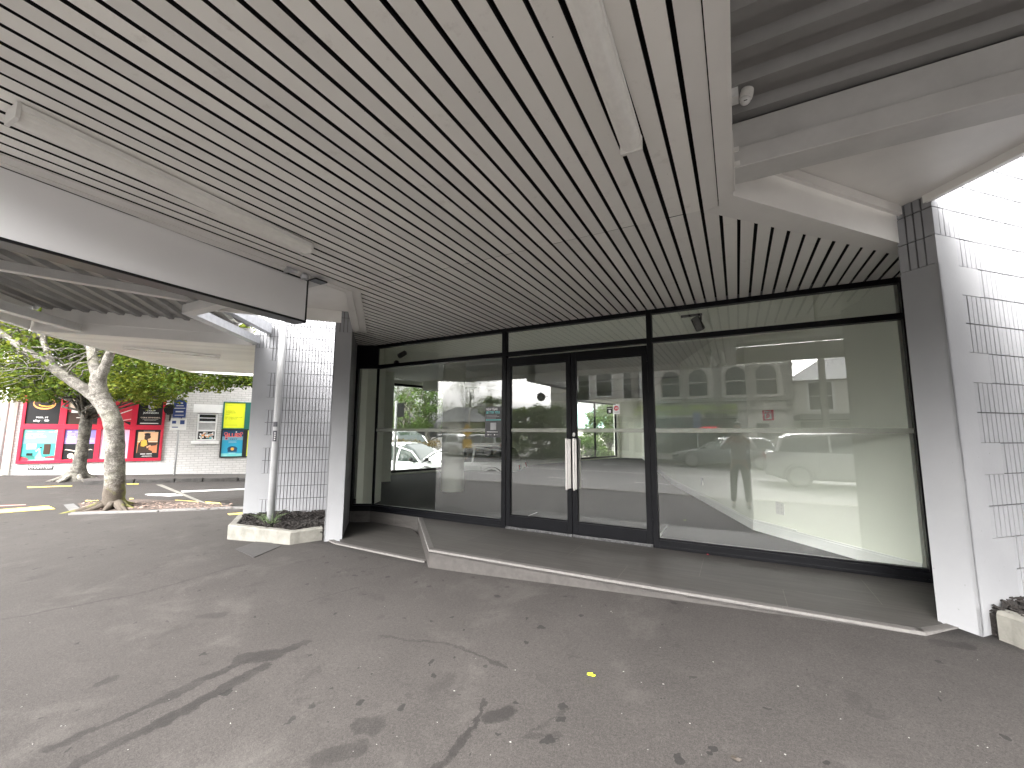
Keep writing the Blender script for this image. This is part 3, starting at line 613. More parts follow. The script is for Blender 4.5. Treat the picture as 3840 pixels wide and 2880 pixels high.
# riser faces
mb = MB(); mb.prism([U1+Vector((.0, .002)), U2+Vector((0, .002)), U2+Vector((0, .03)), U1+Vector((0, .03))], -.35, -.016); mb.prism([U0+Vector((.003, 0)), U1+Vector((.001, .001)), U1+Vector((.03, .03)), U0+Vector((.03, .0))], -.35, -.016); mb.build('step_riser', M['riser'], step)

# ------------------------------------------------------------------ verandah canopy
can = thing('verandah_canopy', (-1.7, -2.4, 2.6), 'grey slatted verandah soffit over the footpath with steel beams and dull roof sheets', 'canopy')
YF = -4.72
mb = MB(); pitch = .1017; r = random.Random(4)
def front(x):
    if x > 1.10: return -.945+(x-1.108)*3.1+.02
    if x > -.11: return -2.06+(x+.11)*1.10
    if x < -5.0: return -.945+(-4.58-x)+.02
    if x < -4.58: return -.945+(-4.58-x)+.02
    if x < -3.19: return -2.03+(-3.19-x)*.985
    return YF
def backy(x): return -.01 if x > XL else -.172+(x+5.345)*.555-.01
k = -52
while True:
    xa = -.124+pitch*k+.0106; xb = -.124+pitch*(k+1)-.0106; k += 1
    if xa < -5.30: continue
    if xb > 1.40: break
    xa2, xb2 = xa+r.uniform(-.0012, .0012), xb+r.uniform(-.0012, .0012)
    spans = []
    f0, f1 = front(xa2), front(xb2)
    if f0 == YF or f1 == YF:
        f0 = f1 = YF
        js = [YF, -2.072+(0.001), min(backy(xa2), backy(xb2))]
        spans = [(YF, YF, -2.0735, -2.0735), (-2.0705, -2.0705, backy(xa2), backy(xb2))]
    else: spans = [(f0-.01, f1-.01, backy(xa2), backy(xb2))]
    for (a0, a1, b0, b1) in spans:
        if b0-a0 < .03: continue
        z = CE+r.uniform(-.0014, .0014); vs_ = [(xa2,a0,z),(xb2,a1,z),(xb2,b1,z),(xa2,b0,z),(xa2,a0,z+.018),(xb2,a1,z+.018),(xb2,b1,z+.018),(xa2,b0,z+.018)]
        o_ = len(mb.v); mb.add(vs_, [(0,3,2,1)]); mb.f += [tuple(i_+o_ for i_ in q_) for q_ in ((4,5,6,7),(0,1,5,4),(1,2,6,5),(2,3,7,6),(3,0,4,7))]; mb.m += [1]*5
mb.build('slatted_soffit', [M['soffit'], M['black']], can)  # board edges and tops painted black so the gaps look deeply shaded
mb = MB(); mb.prism([Vector((.03,YF)), Vector((.03,-2.18)), Vector((1.09,-.93)), Vector((1.3,-.6)), Vector((1.40,-.02)), Vector((-5.0,.0)), Vector((-5.36,-.16)), Vector((-4.6,-.9)), Vector((-3.25,-2.1)), Vector((-3.25,YF))], 2.645, 2.665); mb.build('shade_backing', M['black'], can)  # black sheet standing in for the shade above the slats
# soffit borders and fascias
mb = MB()
def strip(p, q, p2, q2, z0=2.594, z1=2.606): mb.prism([p, q, q2, p2], z0, z1)
V2 = lambda a, b: Vector((a, b))
mb.prism([V2(-.112,YF), V2(-.112,-2.062), V2(-.0325,-2.10), V2(-.0325,YF)], 2.592, 2.62); mb.prism([V2(-.0275,YF), V2(-.0275,-2.1), V2(.05,-2.195), V2(.05,YF)], 2.586, 2.62)
mb.prism([V2(-.112,-2.0615), V2(1.198,-.62), V2(1.158,-.776), V2(-.0325,-2.0965)], 2.592, 2.62); mb.prism([V2(-.0295,-2.0995), V2(1.158,-.785), V2(1.106,-.944), V2(.05,-2.195)], 2.586, 2.62)
mb.prism([V2(.05,YF), V2(.05,-2.196), V2(1.107,-.946), V2(1.095,-.935), V2(.035,-2.19), V2(.035,YF)], 2.583, 2.83)
# left
mb.prism([V2(-3.19,YF), V2(-3.19,-2.03), V2(-3.275,-2.06), V2(-3.275,YF)], 2.592, 2.62); mb.prism([V2(-3.2755,YF), V2(-3.2755,-2.06), V2(-3.36,-2.09), V2(-3.36,YF)], 2.586, 2.62)
mb.prism([V2(-3.19,-2.0295), V2(-4.50,-.746), V2(-4.535,-.83), V2(-3.275,-2.0595)], 2.592, 2.62); mb.prism([V2(-3.2755,-2.0595), V2(-4.536,-.831), V2(-4.572,-.914), V2(-3.36,-2.0895)], 2.586, 2.62)
mb.prism([V2(-3.36,YF), V2(-3.36,-2.09), V2(-4.575,-.92), V2(-4.57,-.905), V2(-3.345,-2.075), V2(-3.345,YF)], 2.583, 2.83)
mb.build('fascia_trim', M['trim'], can)
# upper step trim on the fascias, flat panels over the void corners
mb = MB()
mb.prism([V2(.075,-2.245), V2(1.12,-1.00), V2(1.105,-.975), V2(.052,-2.23)], 2.775, 2.84)
mb.prism([V2(.056,-2.2), V2(1.108,-.96), V2(1.243,-1.08), V2(2.05,-2.28), V2(.056,-2.28)], 2.845, 2.86)
mb.prism([V2(1.205,-1.085), V2(2.0,-2.28), V2(2.055,-2.28), V2(1.247,-1.084)], 2.79, 2.8445)
mb.prism([V2(-3.365,-2.1), V2(-4.58,-.93), V2(-4.715,-1.08), V2(-5.68,-2.28), V2(-3.365,-2.28)], 2.845, 2.86)
mb.prism([V2(-4.70,-1.09), V2(-5.70,-2.28), V2(-5.63,-2.28), V2(-4.66,-1.05)], 2.68, 2.86)
mb.build('soffit_panel', M['trim'], can)
def steel(name, parts, m=None):
    mb = MB()
    for p in parts: mb.beam(*p)
    return mb.build(name, m or M['steel'], can, bevel=.004)
# main beam parallel to the shop front, either side of the soffit
steel('steel_beam', [((.052,-2.363,2.655), (5.2,-2.363,2.655), .168, .11), ((.052,-2.345,2.79), (5.2,-2.345,2.79), .15, .16)])
steel('steel_beam', [((-5.74,-2.363,2.655), (-3.365,-2.363,2.655), .13, .11)])
steel('steel_beam', [((-6.72,-.99,2.66), (-5.72,-2.38,2.66), .13, .11)], M['galv'])
steel('steel_beam', [((-6.62,-.86,2.87), (-5.9,-1.86,2.87), .10, .16)], M['galv'])
steel('steel_beam', [((-8.14,-2.66,2.655), (-6.4,-4.86,2.655), .12, .11)])
steel('gutter_pipe', [((-5.72,-2.40,2.80), (-5.90,-3.0,2.79), .09, .09), ((-5.90,-3.0,2.79), (-6.03,-3.6,2.77), .09, .09), ((-6.03,-3.6,2.77), (-6.2,-4.7,2.72), .09, .09)])
mb = MB()
for z in (2.62, 2.70): mb.box((.052, -2.455, z-.012), (.085, -2.447, z+.012))
mb.box((.051, -2.47, 2.58), (.060, -2.25, 2.80)); mb.build('beam_cleat', M['trim'], can)
mb = MB(); Mx = Matrix.Rotation(R(45), 4, 'Z'); 
mb.box((-6.80,-1.00,2.59), (-6.70,-.985,2.74)); 
for z in (2.63, 2.70): mb.lathe([(.014,0),(.014,.012),(.006,.014)], (-6.745,-1.0,z), 10, M=Matrix.Rotation(R(90),3,'X'))
mb.build('bolted_plate', M['galv'], can)
# roof sheets: trapezoid ribs
def ribbed(p0, u, v, lu, n, pitch, h, z0, slope, clip=None, name='roof_sheet'):
    """ribs run along u for length lu; n ribs stepping along v"""
    mb = MB(); u = Vector(u).normalized(); v = Vector(v).normalized(); p0 = Vector(p0); prof = []
    for i in range(n):
        b = i*pitch; prof += [(b, 0), (b+pitch*.30, 0), (b+pitch*.42, h), (b+pitch*.88, h)]
    prof.append((n*pitch, 0)); vs = []
    for s_, zz in prof:
        a = p0+v*s_; c = a+u*lu
        vs += [(a.x, a.y, z0+zz+slope*s_), (c.x, c.y, z0+zz+slope*s_)]
    m_ = len(prof); vs2 = [(x, y, z+.004) for x, y, z in vs]
    mb.add(vs+vs2, [(2*i, 2*i+2, 2*i+3, 2*i+1) for i in range(m_-1)]+[(2*m_+2*i, 2*m_+2*i+1, 2*m_+2*i+3, 2*m_+2*i+2) for i in range(m_-1)])
    return mb.build(name, M['roof'], can)
ribbed((.04, -2.20), (1, 0), (0, -1), 6.0, 13, .20, .05, 2.885, .03)
mb = MB(); mb.box((.036, YF+.01, 2.84), (.05, -2.2, 3.2)); mb.box((-3.345, YF+.01, 2.84), (-3.331, -2.0, 3.2)); mb.build('void_side_lining', M['trim'], can)
# next bay around the corner: soffit, fascia, rotated roof sheet
fz = 2.6; Q0, Q1, Q2, Q3 = V2(-6.80, -1.0), V2(-8.55, -3.0), V2(-11.27, .153), V2(-10.0, 1.3)
mb = MB(); d = (Q1-Q0).normalized(); nn = Vector((d.y, -d.x))
if nn.x > 0: nn = -nn
wd = 3.9; i = 0
def clipx(poly, ln): return poly
while i*.1017 < wd:
    a = i*.1017+.010; b = (i+1)*.1017-.010; i += 1
    p0 = Q0+nn*a-d*.0; p1 = Q0+nn*b
    # length from the building side to the outer edge Q1-Q2
    def hit(p):
        e = (Q2-Q1); de = d.x*e.y-d.y*e.x; w_ = Q1-p; return (w_.x*e.y-w_.y*e.x)/de
    l0, l1 = hit(p0), hit(p1)
    s0 = -(a)*.75; s1 = -(b)*.75
    mb.prism([p0+d*max(s0, -3), p1+d*max(s1, -3), p1+d*l1, p0+d*l0], fz, fz+.018)
mb.build('slatted_soffit', M['soffit'], can)
mb = MB(); mb.prism([Q0-nn*.02, Q0-nn*.02+d*((Q1-Q0).length+.0), Q1+nn*.015, Q0+nn*.015], 2.585, 2.86); mb.prism([Q0+d*.2-nn*.035, Q1-d*.1-nn*.035, Q1-d*.1-nn*.021, Q0+d*.2-nn*.021], 2.74, 2.93)
e = (Q2-Q1).normalized(); mb.prism([Q1+nn*.016, Q2, Q2+d*.03, Q1+nn*.016+d*.03], 2.585, 2.80)
mb.prism([Q2+e*.0+Vector((0,.001)), Vector((-10.6,1.2)), Vector((-10.63,1.22)), Q2+Vector((-.03,.01))], 2.585, 2.80); mb.build('fascia_trim', M['trim'], can)
mb = MB(); mb.prism([Q0+nn*.03, Q1+nn*.03-d*.05, Q2-e*.1-d*.05, V2(-10.6,1.1), V2(-9.2,1.2), V2(-7.4,-.2)], 2.64, 2.66); mb.build('shade_backing', M['black'], can)  # painted shade above the corner slats
rd_ = Vector((.60, -.80)); rv_ = Vector((-.66, -.75))
p_start = Q0+Vector((.95, .95))
ribbed(Q0+d*.05+nn*.06, -nn, d, 3.7, 14, .20, .05, 2.90, .0)
ribbed((-3.36, -2.20), (-1, 0), (0, -1), 2.5, 13, .20, .05, 2.965, .0)
mb = MB(); mb.prism([V2(-8.5,-3.02), V2(-6.5,YF-.03), V2(-3.36,YF-.03), V2(-3.36,YF-.07), V2(-6.53,YF-.07), V2(-8.56,-3.05)], 2.60, 2.95); mb.box((-3.36,YF-.07,2.58), (.05,YF-.005,2.82)); mb.box((.05,YF-.07,2.62), (6,YF-.03,2.95)); mb.build('front_fascia', M['trim'], can)
# next bay on the right, unseen, added to cut side light on the block wall
mb = MB(); mb.prism([V2(3.45,-.92), V2(4.45,-2.2), V2(4.45,YF), V2(9,YF), V2(9,0), V2(3.5,0)], 2.6, 2.62); mb.build('slatted_soffit', M['trim'], can)
mb = MB(); mb.prism([V2(2.06,-2.28), V2(3.32,-.96), V2(3.45,-.92), V2(4.45,-2.19), V2(4.45,-2.28)], 2.845, 2.86); mb.build('soffit_panel', M['trim'], can)
# top cover sheets keep sky light out of the soffit
mb = MB(); mb.box((-3.33, YF, 2.95), (.03, -.1, 2.97)); mb.build('roof_deck', M['roof'], can)

# ------------------------------------------------------------------ blank sign box hanging from the soffit
sg = thing('sign_box', (-3.4, -3.5, 2.2), 'long blank white sign box with a black frame hanging under the slatted soffit', 'sign')
SA, SB = Vector((-3.40, -2.44, 0)), Vector((-3.30, -4.72, 0)); su = (SB-SA).normalized(); sn = Vector((su.y, -su.x, 0))
if sn.x < 0: sn = -sn
def sbox(mb, a, b, z0, z1, n0, n1, mi=0):
    p = SA+su*a; q = SA+su*b; mb.prism([(p+sn*n0).xy, (q+sn*n0).xy, (q+sn*n1).xy, (p+sn*n1).xy], z0, z1, mi)
SLn = (SB-SA).length
mb = MB(); sbox(mb, .016, SLn-.016, 2.215, 2.582, -.14, -.004); mb.build('sign_face', M['signwhite'], sg)
mb = MB(); sbox(mb, 0, SLn, 2.195, 2.214, -.15, 0); sbox(mb, 0, SLn, 2.583, 2.60, -.15, 0); sbox(mb, 0, .0155, 2.2145, 2.5825, -.15, 0); sbox(mb, SLn-.0155, SLn, 2.2145, 2.5825, -.15, 0)
mb.build('sign_frame', M['signframe'], sg, bevel=.002)
mb = MB(); sbox(mb, .1, SLn, 2.225, 2.29, -.24, -.155); sbox(mb, .3, SLn, 2.60, 2.64, -.15, -.05); mb.build('mounting_rail', M['steel'], sg)
mb = MB()
for a in (.35, 1.2, 2.0):
    sbox(mb, a, a+.03, 2.601, 2.66, -.02, .03); sbox(mb, a+.05, a+.10, 2.601, 2.63, .0, .02)
mb.build('hanging_bracket', M['signframe'], sg)
fl = thing('sign_floodlight', (-3.25, -2.55, 2.58), 'small bracket with a dark flat floodlight above the end of the blank sign', 'lamp')
mb = MB(); mb.prism([V2(-3.34,-2.72), V2(-3.24,-2.66), V2(-3.24,-2.76)], 2.56, 2.585); mb.lathe([(.03,0),(.035,.03),(.02,.05)], (-3.26,-2.58,2.535), 14); mb.build('bracket', M['galv'], fl)
mb = MB(); mb.box((-3.29,-2.52,2.545),(-3.19,-2.40,2.56)); mb.build('lamp_head', M['blackplastic'], fl, bevel=.004)

# ------------------------------------------------------------------ fluorescent battens
def batten(lbl, p0, p1, w_, grp=None, tubes=False):
    p0, p1 = Vector(p0), Vector(p1); t = thing('fluorescent_light', ((p0+p1)/2).to_tuple(), lbl, 'light', grp)
    d = (p1-p0).normalized(); s = Vector((d.y, -d.x, 0)); z = p0.z
    def bx(mb, a, b, s0, s1, z0, z1):
        P = [p0+d*a+s*s0, p0+d*b+s*s0, p0+d*b+s*s1, p0+d*a+s*s1]; mb.prism([q.xy for q in P], z+z0, z+z1)
    Ln = (p1-p0).length
    mb = MB(); bx(mb, 0, Ln, -w_/2, w_/2, -.028, 0); mb.build('housing', M['lightbase'], t, bevel=.002)
    if tubes:
        mb = MB(); mb.tube([p0+d*.05+Vector((0,0,-.05)), p1-d*.05+Vector((0,0,-.05))], .014, 10); mb.build('tube', M['diffuser'], t, smooth=True)
        mb = MB(); bx(mb, .0, .03, -w_/2, w_/2, -.07, -.029); bx(mb, Ln-.03, Ln, -w_/2, w_/2, -.07, -.029); bx(mb, Ln*.45, Ln*.47, -.01, .01, -.06, -.029); mb.build('lamp_holder', M['lightbase'], t)
    else:
        mb = MB(); k = 9; vs = []
        for e in (.012, Ln-.012):
            for i in range(k+1):
                a = math.pi*i/k; q = p0+d*e+s*(math.cos(a)*w_*.46)+Vector((0, 0, -.028-math.sin(a)*.042)); vs.append(q)
        mb.add(vs, [(i, i+1, k+2+i, k+1+i) for i in range(k)]+[tuple(range(k+1)), tuple(range(k+1, 2*k+2))[::-1]]); mb.build('diffuser', M['diffuser'], t, smooth=False)
        mb = MB(); bx(mb, -.004, .012, -w_/2-.002, w_/2+.002, -.072, .0); bx(mb, Ln-.012, Ln+.004, -w_/2-.002, w_/2+.002, -.072, .0); mb.build('end_cap', M['whiteplastic'], t, bevel=.002)
    return t
batten('long cream fluorescent batten beside the blank sign box', (-2.66, -4.38, 2.594), (-2.745, -2.92, 2.594), .115, 'fluorescent battens under the verandah')
batten('cream fluorescent batten on the slats near the open roof corner', (-.345, -4.42, 2.594), (-.372, -2.93, 2.594), .098, 'fluorescent battens under the verandah')
batten('fluorescent batten with a bare tube under the far corner soffit', (-8.80, -1.92, 2.596), (-8.28, -.72, 2.596), .12, 'fluorescent battens under the verandah', True)

# ------------------------------------------------------------------ dome camera on the inner fascia
cc = thing('security_camera', (.12, -2.30, 2.98), 'white dome security camera on the inner face of the fascia', 'camera')
Rm = Matrix.Rotation(R(14), 3, 'Y')
mb = MB(); mb.lathe([(.028, .021), (.030, .0), (.029, -.021), (.025, -.024)], (.125, -2.62, 2.865), 24, M=Rm); mb.build('base', M['whiteplastic'], cc, smooth=False)
mb = MB(); mb.lathe([(.025, -.024), (.024, -.036), (.018, -.046), (.010, -.051), (.002, -.0525)], (.125, -2.62, 2.865), 24, M=Rm); mb.build('dome', M['white'], cc, smooth=True)
mb = MB(); mb.lathe([(.008, -.0), (.008, -.004)], (.118, -2.638, 2.824), 14, M=Matrix.Rotation(R(35), 3, 'X')); mb.build('lens', M['blackplastic'], cc)
mb = MB(); mb.box((.051, -2.65, 2.85), (.09, -2.59, 2.90)); mb.build('bracket', M['white'], cc)

# ------------------------------------------------------------------ planters, grey pole, spotlight
def planter(lbl, outer, topz, inner_pts, wv=.10, seed=1):
    t = thing('planter', (outer[1][0], outer[1][1], G(*outer[1])), lbl, 'planter', 'concrete kerb planters between the block walls')
    mb = MB(); n = len(outer)
    o = [Vector(p) for p in outer]
    offs = []
    cen = sum((Vector(p) for p in inner_pts), Vector((0, 0)))/len(inner_pts)
    for i in range(n):
        if i == 0: d = (o[1]-o[0]).normalized(); nn_ = Vector((-d.y, d.x))
        elif i == n-1: d = (o[-1]-o[-2]).normalized(); nn_ = Vector((-d.y, d.x))
        else:
            d0 = (o[i]-o[i-1]).normalized(); d1 = (o[i+1]-o[i]).normalized(); nn_ = (Vector((-d0.y, d0.x))+Vector((-d1.y, d1.x))); nn_ = nn_/(nn_.length_squared)*2
        if nn_.dot(cen-o[i]) < 0: nn_ = -nn_
        offs.append(o[i]+nn_*wv)
    rr = random.Random(seed)
    for i in range(n-1):
        a, b, c, e = o[i], o[i+1], offs[i+1], offs[i]; L_ = (b-a).length; m_ = max(1, int(L_/.05)); z0 = -.6
        sec = []
        for j in range(m_+1):
            u = j/m_; p = a.lerp(b, u); q = e.lerp(c, u); zt = topz[i]*(1-u)+topz[i+1]*u; jx = rr.uniform(-.003, .003); nv_ = (q-p).normalized()
            sec.append([(p.x+nv_.x*(-.0+jx), p.y+nv_.y*jx, z0), (p.x+nv_.x*jx, p.y+nv_.y*jx, zt-.018), (p.x+nv_.x*(.016+jx), p.y+nv_.y*.016, zt+rr.uniform(-.003, .002)), (q.x-nv_.x*.012, q.y-nv_.y*.012, zt+rr.uniform(-.003, .002)), (q.x, q.y, zt-.012), (q.x, q.y, z0)])
        vs = [v for s_ in sec for v in s_]; k = 6
        mb.add(vs, [(j*k+i_, (j+1)*k+i_, (j+1)*k+i_+1, j*k+i_+1) for j in range(m_) for i_ in range(k-1)]+[tuple(range(k)), tuple(range(m_*k, m_*k+k))[::-1]])
    mb.build('concrete_kerb', M['concrete'], t)
    # soil with a rough bark surface
    mb = MB(); pts = [Vector(p) for p in inner_pts]; xs = [p.x for p in pts]; ys = [p.y for p in pts]
    def inside(x, y):
        c = False; j = len(pts)-1
        for i in range(len(pts)):
            if (pts[i].y > y) != (pts[j].y > y) and x < (pts[j].x-pts[i].x)*(y-pts[i].y)/(pts[j].y-pts[i].y)+pts[i].x: c = not c
            j = i
        return c
    zs = sum(topz)/len(topz)-.03
    mb.prism(pts, -.6, zs-.01); so = mb.build('soil', M['mulch'], t)
    mb = MB()
    for _ in range(2600):
        x, y = rr.uniform(min(xs), max(xs)), rr.uniform(min(ys), max(ys))
        if not inside(x, y): continue
        h = zs+.03*math.sin(x*5+1)*math.sin(y*6)+rr.uniform(-.01, .035); L_ = rr.uniform(.012, .045); a = rr.uniform(0, 6.3); tl = rr.uniform(-.5, .5); w_ = rr.uniform(.005, .016)
        dx = Vector((math.cos(a), math.sin(a), tl)).normalized()*L_; dy = Vector((-math.sin(a), math.cos(a), rr.uniform(-.5, .5))).normalized()*w_; c_ = Vector((x, y, h))
        dz = dx.cross(dy).normalized()*.004
        mb.add([c_-dx-dy+dz, c_+dx-dy+dz, c_+dx+dy+dz, c_-dx+dy+dz, c_-dx-dy-dz, c_+dx-dy-dz, c_+dx+dy-dz, c_-dx+dy-dz], [(0,1,2,3),(7,6,5,4),(0,4,5,1),(1,5,6,2),(2,6,7,3),(3,7,4,0)])
    bo = mb.build('bark_chips', M['mulch'], t); bo['kind'] = 'stuff'
    return t
K1, K2, K3 = (-6.15, -1.50), (-4.97, -1.385), (-4.80, -1.06)
planter('low concrete planter of dark bark around the grey pole', [(-6.80, -1.02), K1, K2, K3], [-.05, -.045, -.03, -.02], [(-6.74,-.95), (-6.12,-1.42), (-5.02,-1.32), (-4.84,-1.10), (-4.76,-1.02), (-5.81,.0)], seed=3)
planter('low concrete planter against the fluted wall beside the wide end of the entry step', [(1.31, -1.10), (1.50, -1.33), (2.75, -1.40), (3.25, -1.0)], [.16, .165, .17, .17], [(1.29,-1.02), (1.52,-1.28), (2.72,-1.34), (3.2,-.97), (2.34,0.0)], seed=5)
pz = gp(1014, 1976); PX, PY = -5.98, -1.18
# pole foot found on its own level inside the planter
pb_ = onZ(1012, 1974, -.09); 
po = thing('signpost_pole', (pb_.x, pb_.y, -.3), 'tall pale grey round steel pole standing in the planter beside the fluted wall', 'pole')
mb = MB(); mb.tube([(pb_.x, pb_.y, -.35), (pb_.x, pb_.y, 1.4), (pb_.x+.0, pb_.y, 4.6)], [.047, .047, .047], 28); mb.build('pole', M['pole'], po, smooth=True)
M['sticker'] = mat('sticker_ink', (.05,.05,.06), .5, noise=(60, .5)); M['stickerw'] = mat('sticker_white', (.6,.6,.6), .5, noise=(60, .2))
mb = MB(); Zs = onP(1037, 1635, pb_, (fw.x, fw.y, 0)).z
pd = (CAM.xy-pb_.xy).normalized(); pr0 = Vector((-pd.y, pd.x))
def wrap(mb, a0, a1, z0, z1, rr_, mi=0):
    k = 8; base = math.atan2(pd.y, pd.x)
    for i in range(k):
        x0 = base+a0+(a1-a0)*i/k; x1 = base+a0+(a1-a0)*(i+1)/k
        mb.quad((pb_.x+rr_*math.cos(x0), pb_.y+rr_*math.sin(x0), z0), (pb_.x+rr_*math.cos(x1), pb_.y+rr_*math.sin(x1), z0), (pb_.x+rr_*math.cos(x1), pb_.y+rr_*math.sin(x1), z1), (pb_.x+rr_*math.cos(x0), pb_.y+rr_*math.sin(x0), z1), mi)
wrap(mb, .15, -1.1+.0, Zs-.075, Zs+.075, .0485, 0); wrap(mb, .15, -1.2, Zs+.13, Zs+.20, .0485, 0)
for i in range(4): wrap(mb, -.5, -.15, Zs-.055+i*.03, Zs-.04+i*.03, .0495, 1)
mb.build('sticker', [M['sticker'], M['stickerw']], po)
M['grass'] = mat('grass_blade', (.10,.15,.06), .6, noise=(20, .3))
gr = MB(); r = random.Random(3)
for i in range(26):
    a = r.uniform(0, 6.28); c = Vector((pb_.x+.10+r.uniform(-.03, .03), pb_.y-.05+r.uniform(-.03, .03), -.09)); ln = r.uniform(.10, .34); b1 = Vector((math.cos(a)*.45, math.sin(a)*.45, .8)).normalized()
    pts = [c, c+b1*ln*.6, c+b1*ln*.9+Vector((math.cos(a), math.sin(a), -.25))*ln*.45]; gr.tube(pts, [.0035, .0025, .0006], 4)
g0 = gr.build('grass_tuft', M['grass']); tag(g0, 'small green grass tuft at the foot of the grey pole', 'grass')
sp = thing('track_spotlight', (-.40, .4, 2.6), 'black track spotlight hanging inside the right window', 'spotlight')
mb = MB(); mb.box((-.52, .385, 2.575), (-.29, .415, 2.60)); mb.box((-.315, .39, 2.52), (-.295, .41, 2.575)); mb.build('track_arm', M['blackplastic'], sp)
mb = MB(); mb.lathe([(.045, .085), (.05, .08), (.052, -.07), (.046, -.075), (.04, -.06)], (-.34, .40, 2.475), 24, M=Matrix.Rotation(R(-22), 3, 'Y')); mb.build('lamp_head', M['blackplastic'], sp, smooth=True)
sp2 = thing('track_spotlight', (-4.85, .35, 2.5), 'black spotlight just inside the top left corner of the shop glazing', 'spotlight')
mb = MB(); mb.lathe([(.04,.07),(.045,-.07),(.03,-.075)], (-4.86,.35,2.50), 18, M=Matrix.Rotation(R(70), 3, 'Y')); mb.lathe([(.05,0),(.05,.03)], (-4.95,.33,2.35), 16, M=Matrix.Rotation(R(90),3,'X')); mb.build('lamp_head', M['blackplastic'], sp2, smooth=True)

# ------------------------------------------------------------------ notices on the glass, sockets inside
M['ink'] = mat('notice_black', (.006,.007,.009), .35); M['teal'] = mat('notice_teal', (.10,.45,.44), .4); M['paper'] = mat('notice_white', (.80,.80,.80), .5); M['grey'] = mat('notice_grey', (.35,.35,.36), .5)
M['red'] = mat('sign_red', (.62,.03,.06), .4); M['orange'] = mat('print_orange', (.75,.30,.08), .5); M['gold'] = mat('print_gold', (.75,.45,.10), .5)
ps = thing('window_poster', (-2.86, -.01, 1.15), 'dark NEW YEAR BETTER YOU notice taped to the window beside the doors', 'poster')
mb = MB(); mb.box((-2.995, -.0075, 1.145), (-2.735, -.006, 1.555)); bd = Board(mb, (-2.995, -.0045, 1.145), (1, 0, 0), (0, -1, 0))
mb2 = MB(); bd = Board(mb2, (-2.995, -.0084, 1.145), (1, 0, 0), (0, -1, 0))
bd.text('NEW YEAR', .105, .375, .044, 0, 0, .0012, width=.18); bd.text('BETTER YOU.', .125, .332, .044, 0, 1, .0012, width=.215)
for i, w_ in enumerate((.17, .20, .15)): bd.rect(.02, .292-i*.019, .02+w_, .297-i*.019, 0, 2)
bd.rect(.012, .226, .245, .238, 0, 1); bd.rect(.03, .07, .2, .076, 0, 0); 
for i in (.05, .15): bd.disc(i, .035, .008, 0, 0); bd.rect(i+.014, .031, i+.055, .037, 0, 2)
mb.build('sheet', M['ink'], ps); mb2.build('lettering', [M['paper'], M['teal'], M['grey']], ps)
# the square code printed on the notice is left out; only its pale square remains
mb = MB(); Board(mb, (-2.995, -.0084, 1.145), (1, 0, 0), (0, -1, 0)).rect(.085, .10, .175, .195, 0, 0); mb.build('blank_square', M['grey'], ps)
s1 = thing('door_sticker', (-1.29, -.01, 1.43), 'small dark square sticker on the door glass beside the round red emblem', 'sticker')
mb = MB(); b_ = Board(mb, (-1.328, -.0062, 1.433), (1, 0, 0), (0, -1, 0)); b_.rect(0, 0, .068, .078, 0, 0); b_.rect(.008, .058, .06, .064, .0004, 1); b_.rect(.022, .012, .048, .042, .0004, 1); mb.build('print', [M['ink'], M['paper']], s1)
s2 = thing('door_sticker', (-1.21, -.01, 1.43), 'white sticker with a round red emblem on the door glass', 'sticker')
mb = MB(); b_ = Board(mb, (-1.255, -.0062, 1.428), (1, 0, 0), (0, -1, 0)); b_.rect(0, 0, .078, .108, 0, 0); b_.disc(.039, .066, .028, .0004, 1); b_.poly([(.02,.075),(.03,.05),(.039,.068),(.048,.05),(.058,.075),(.052,.075),(.047,.062),(.041,.08),(.036,.08),(.031,.062),(.026,.075)], .0008, 0); b_.rect(.012, .018, .066, .024, .0004, 2); mb.build('print', [M['paper'], M['red'], M['grey']], s2)
wn = Vector((1.33, -1.20, 0)).normalized(); wN = Vector((-.71, -.70, 0)); wU = Vector(((w3-w2).x, (w3-w2).y, 0)).normalized(); wN = Vector((-(wU.y), wU.x, 0)); wN = wN if wN.dot(Vector((-1,-1,0))) > 0 else -wN
w2v = Vector((w2.x, w2.y, 0))
def onW(px, py): return onP(px, py, w2v, wN)
rr2 = lambda x, y: (2400+x*.7234, 1000+y*.7234)
a_, c_ = onW(*rr2(638, 798)), onW(*rr2(693, 742)); ax = (a_-w2v).dot(wU); cx = (c_-w2v).dot(wU)
fs_ = thing('fire_sign', (a_.x, a_.y, a_.z), 'square red fire sign with a white picture on the inner wall', 'sign')
mb = MB(); b_ = Board(mb, w2v, wU, wN); W_, H_ = cx-ax, c_.z-a_.z
b_.rect(ax, a_.z, cx, c_.z, .004, 0); b_.text('FIRE', (ax+cx)/2, c_.z-H_*.16, H_*.22, .005, 1, .001, width=W_*.6); b_.rect(ax+W_*.2, a_.z+H_*.12, cx-W_*.2, a_.z+H_*.68, .005, 1); b_.disc((ax+cx)/2, a_.z+H_*.45, W_*.16, .006, 0); b_.rect(ax+W_*.3, a_.z+H_*.2, ax+W_*.5, a_.z+H_*.3, .006, 0)
mb.build('panel', [M['red'], M['paper']], fs_)
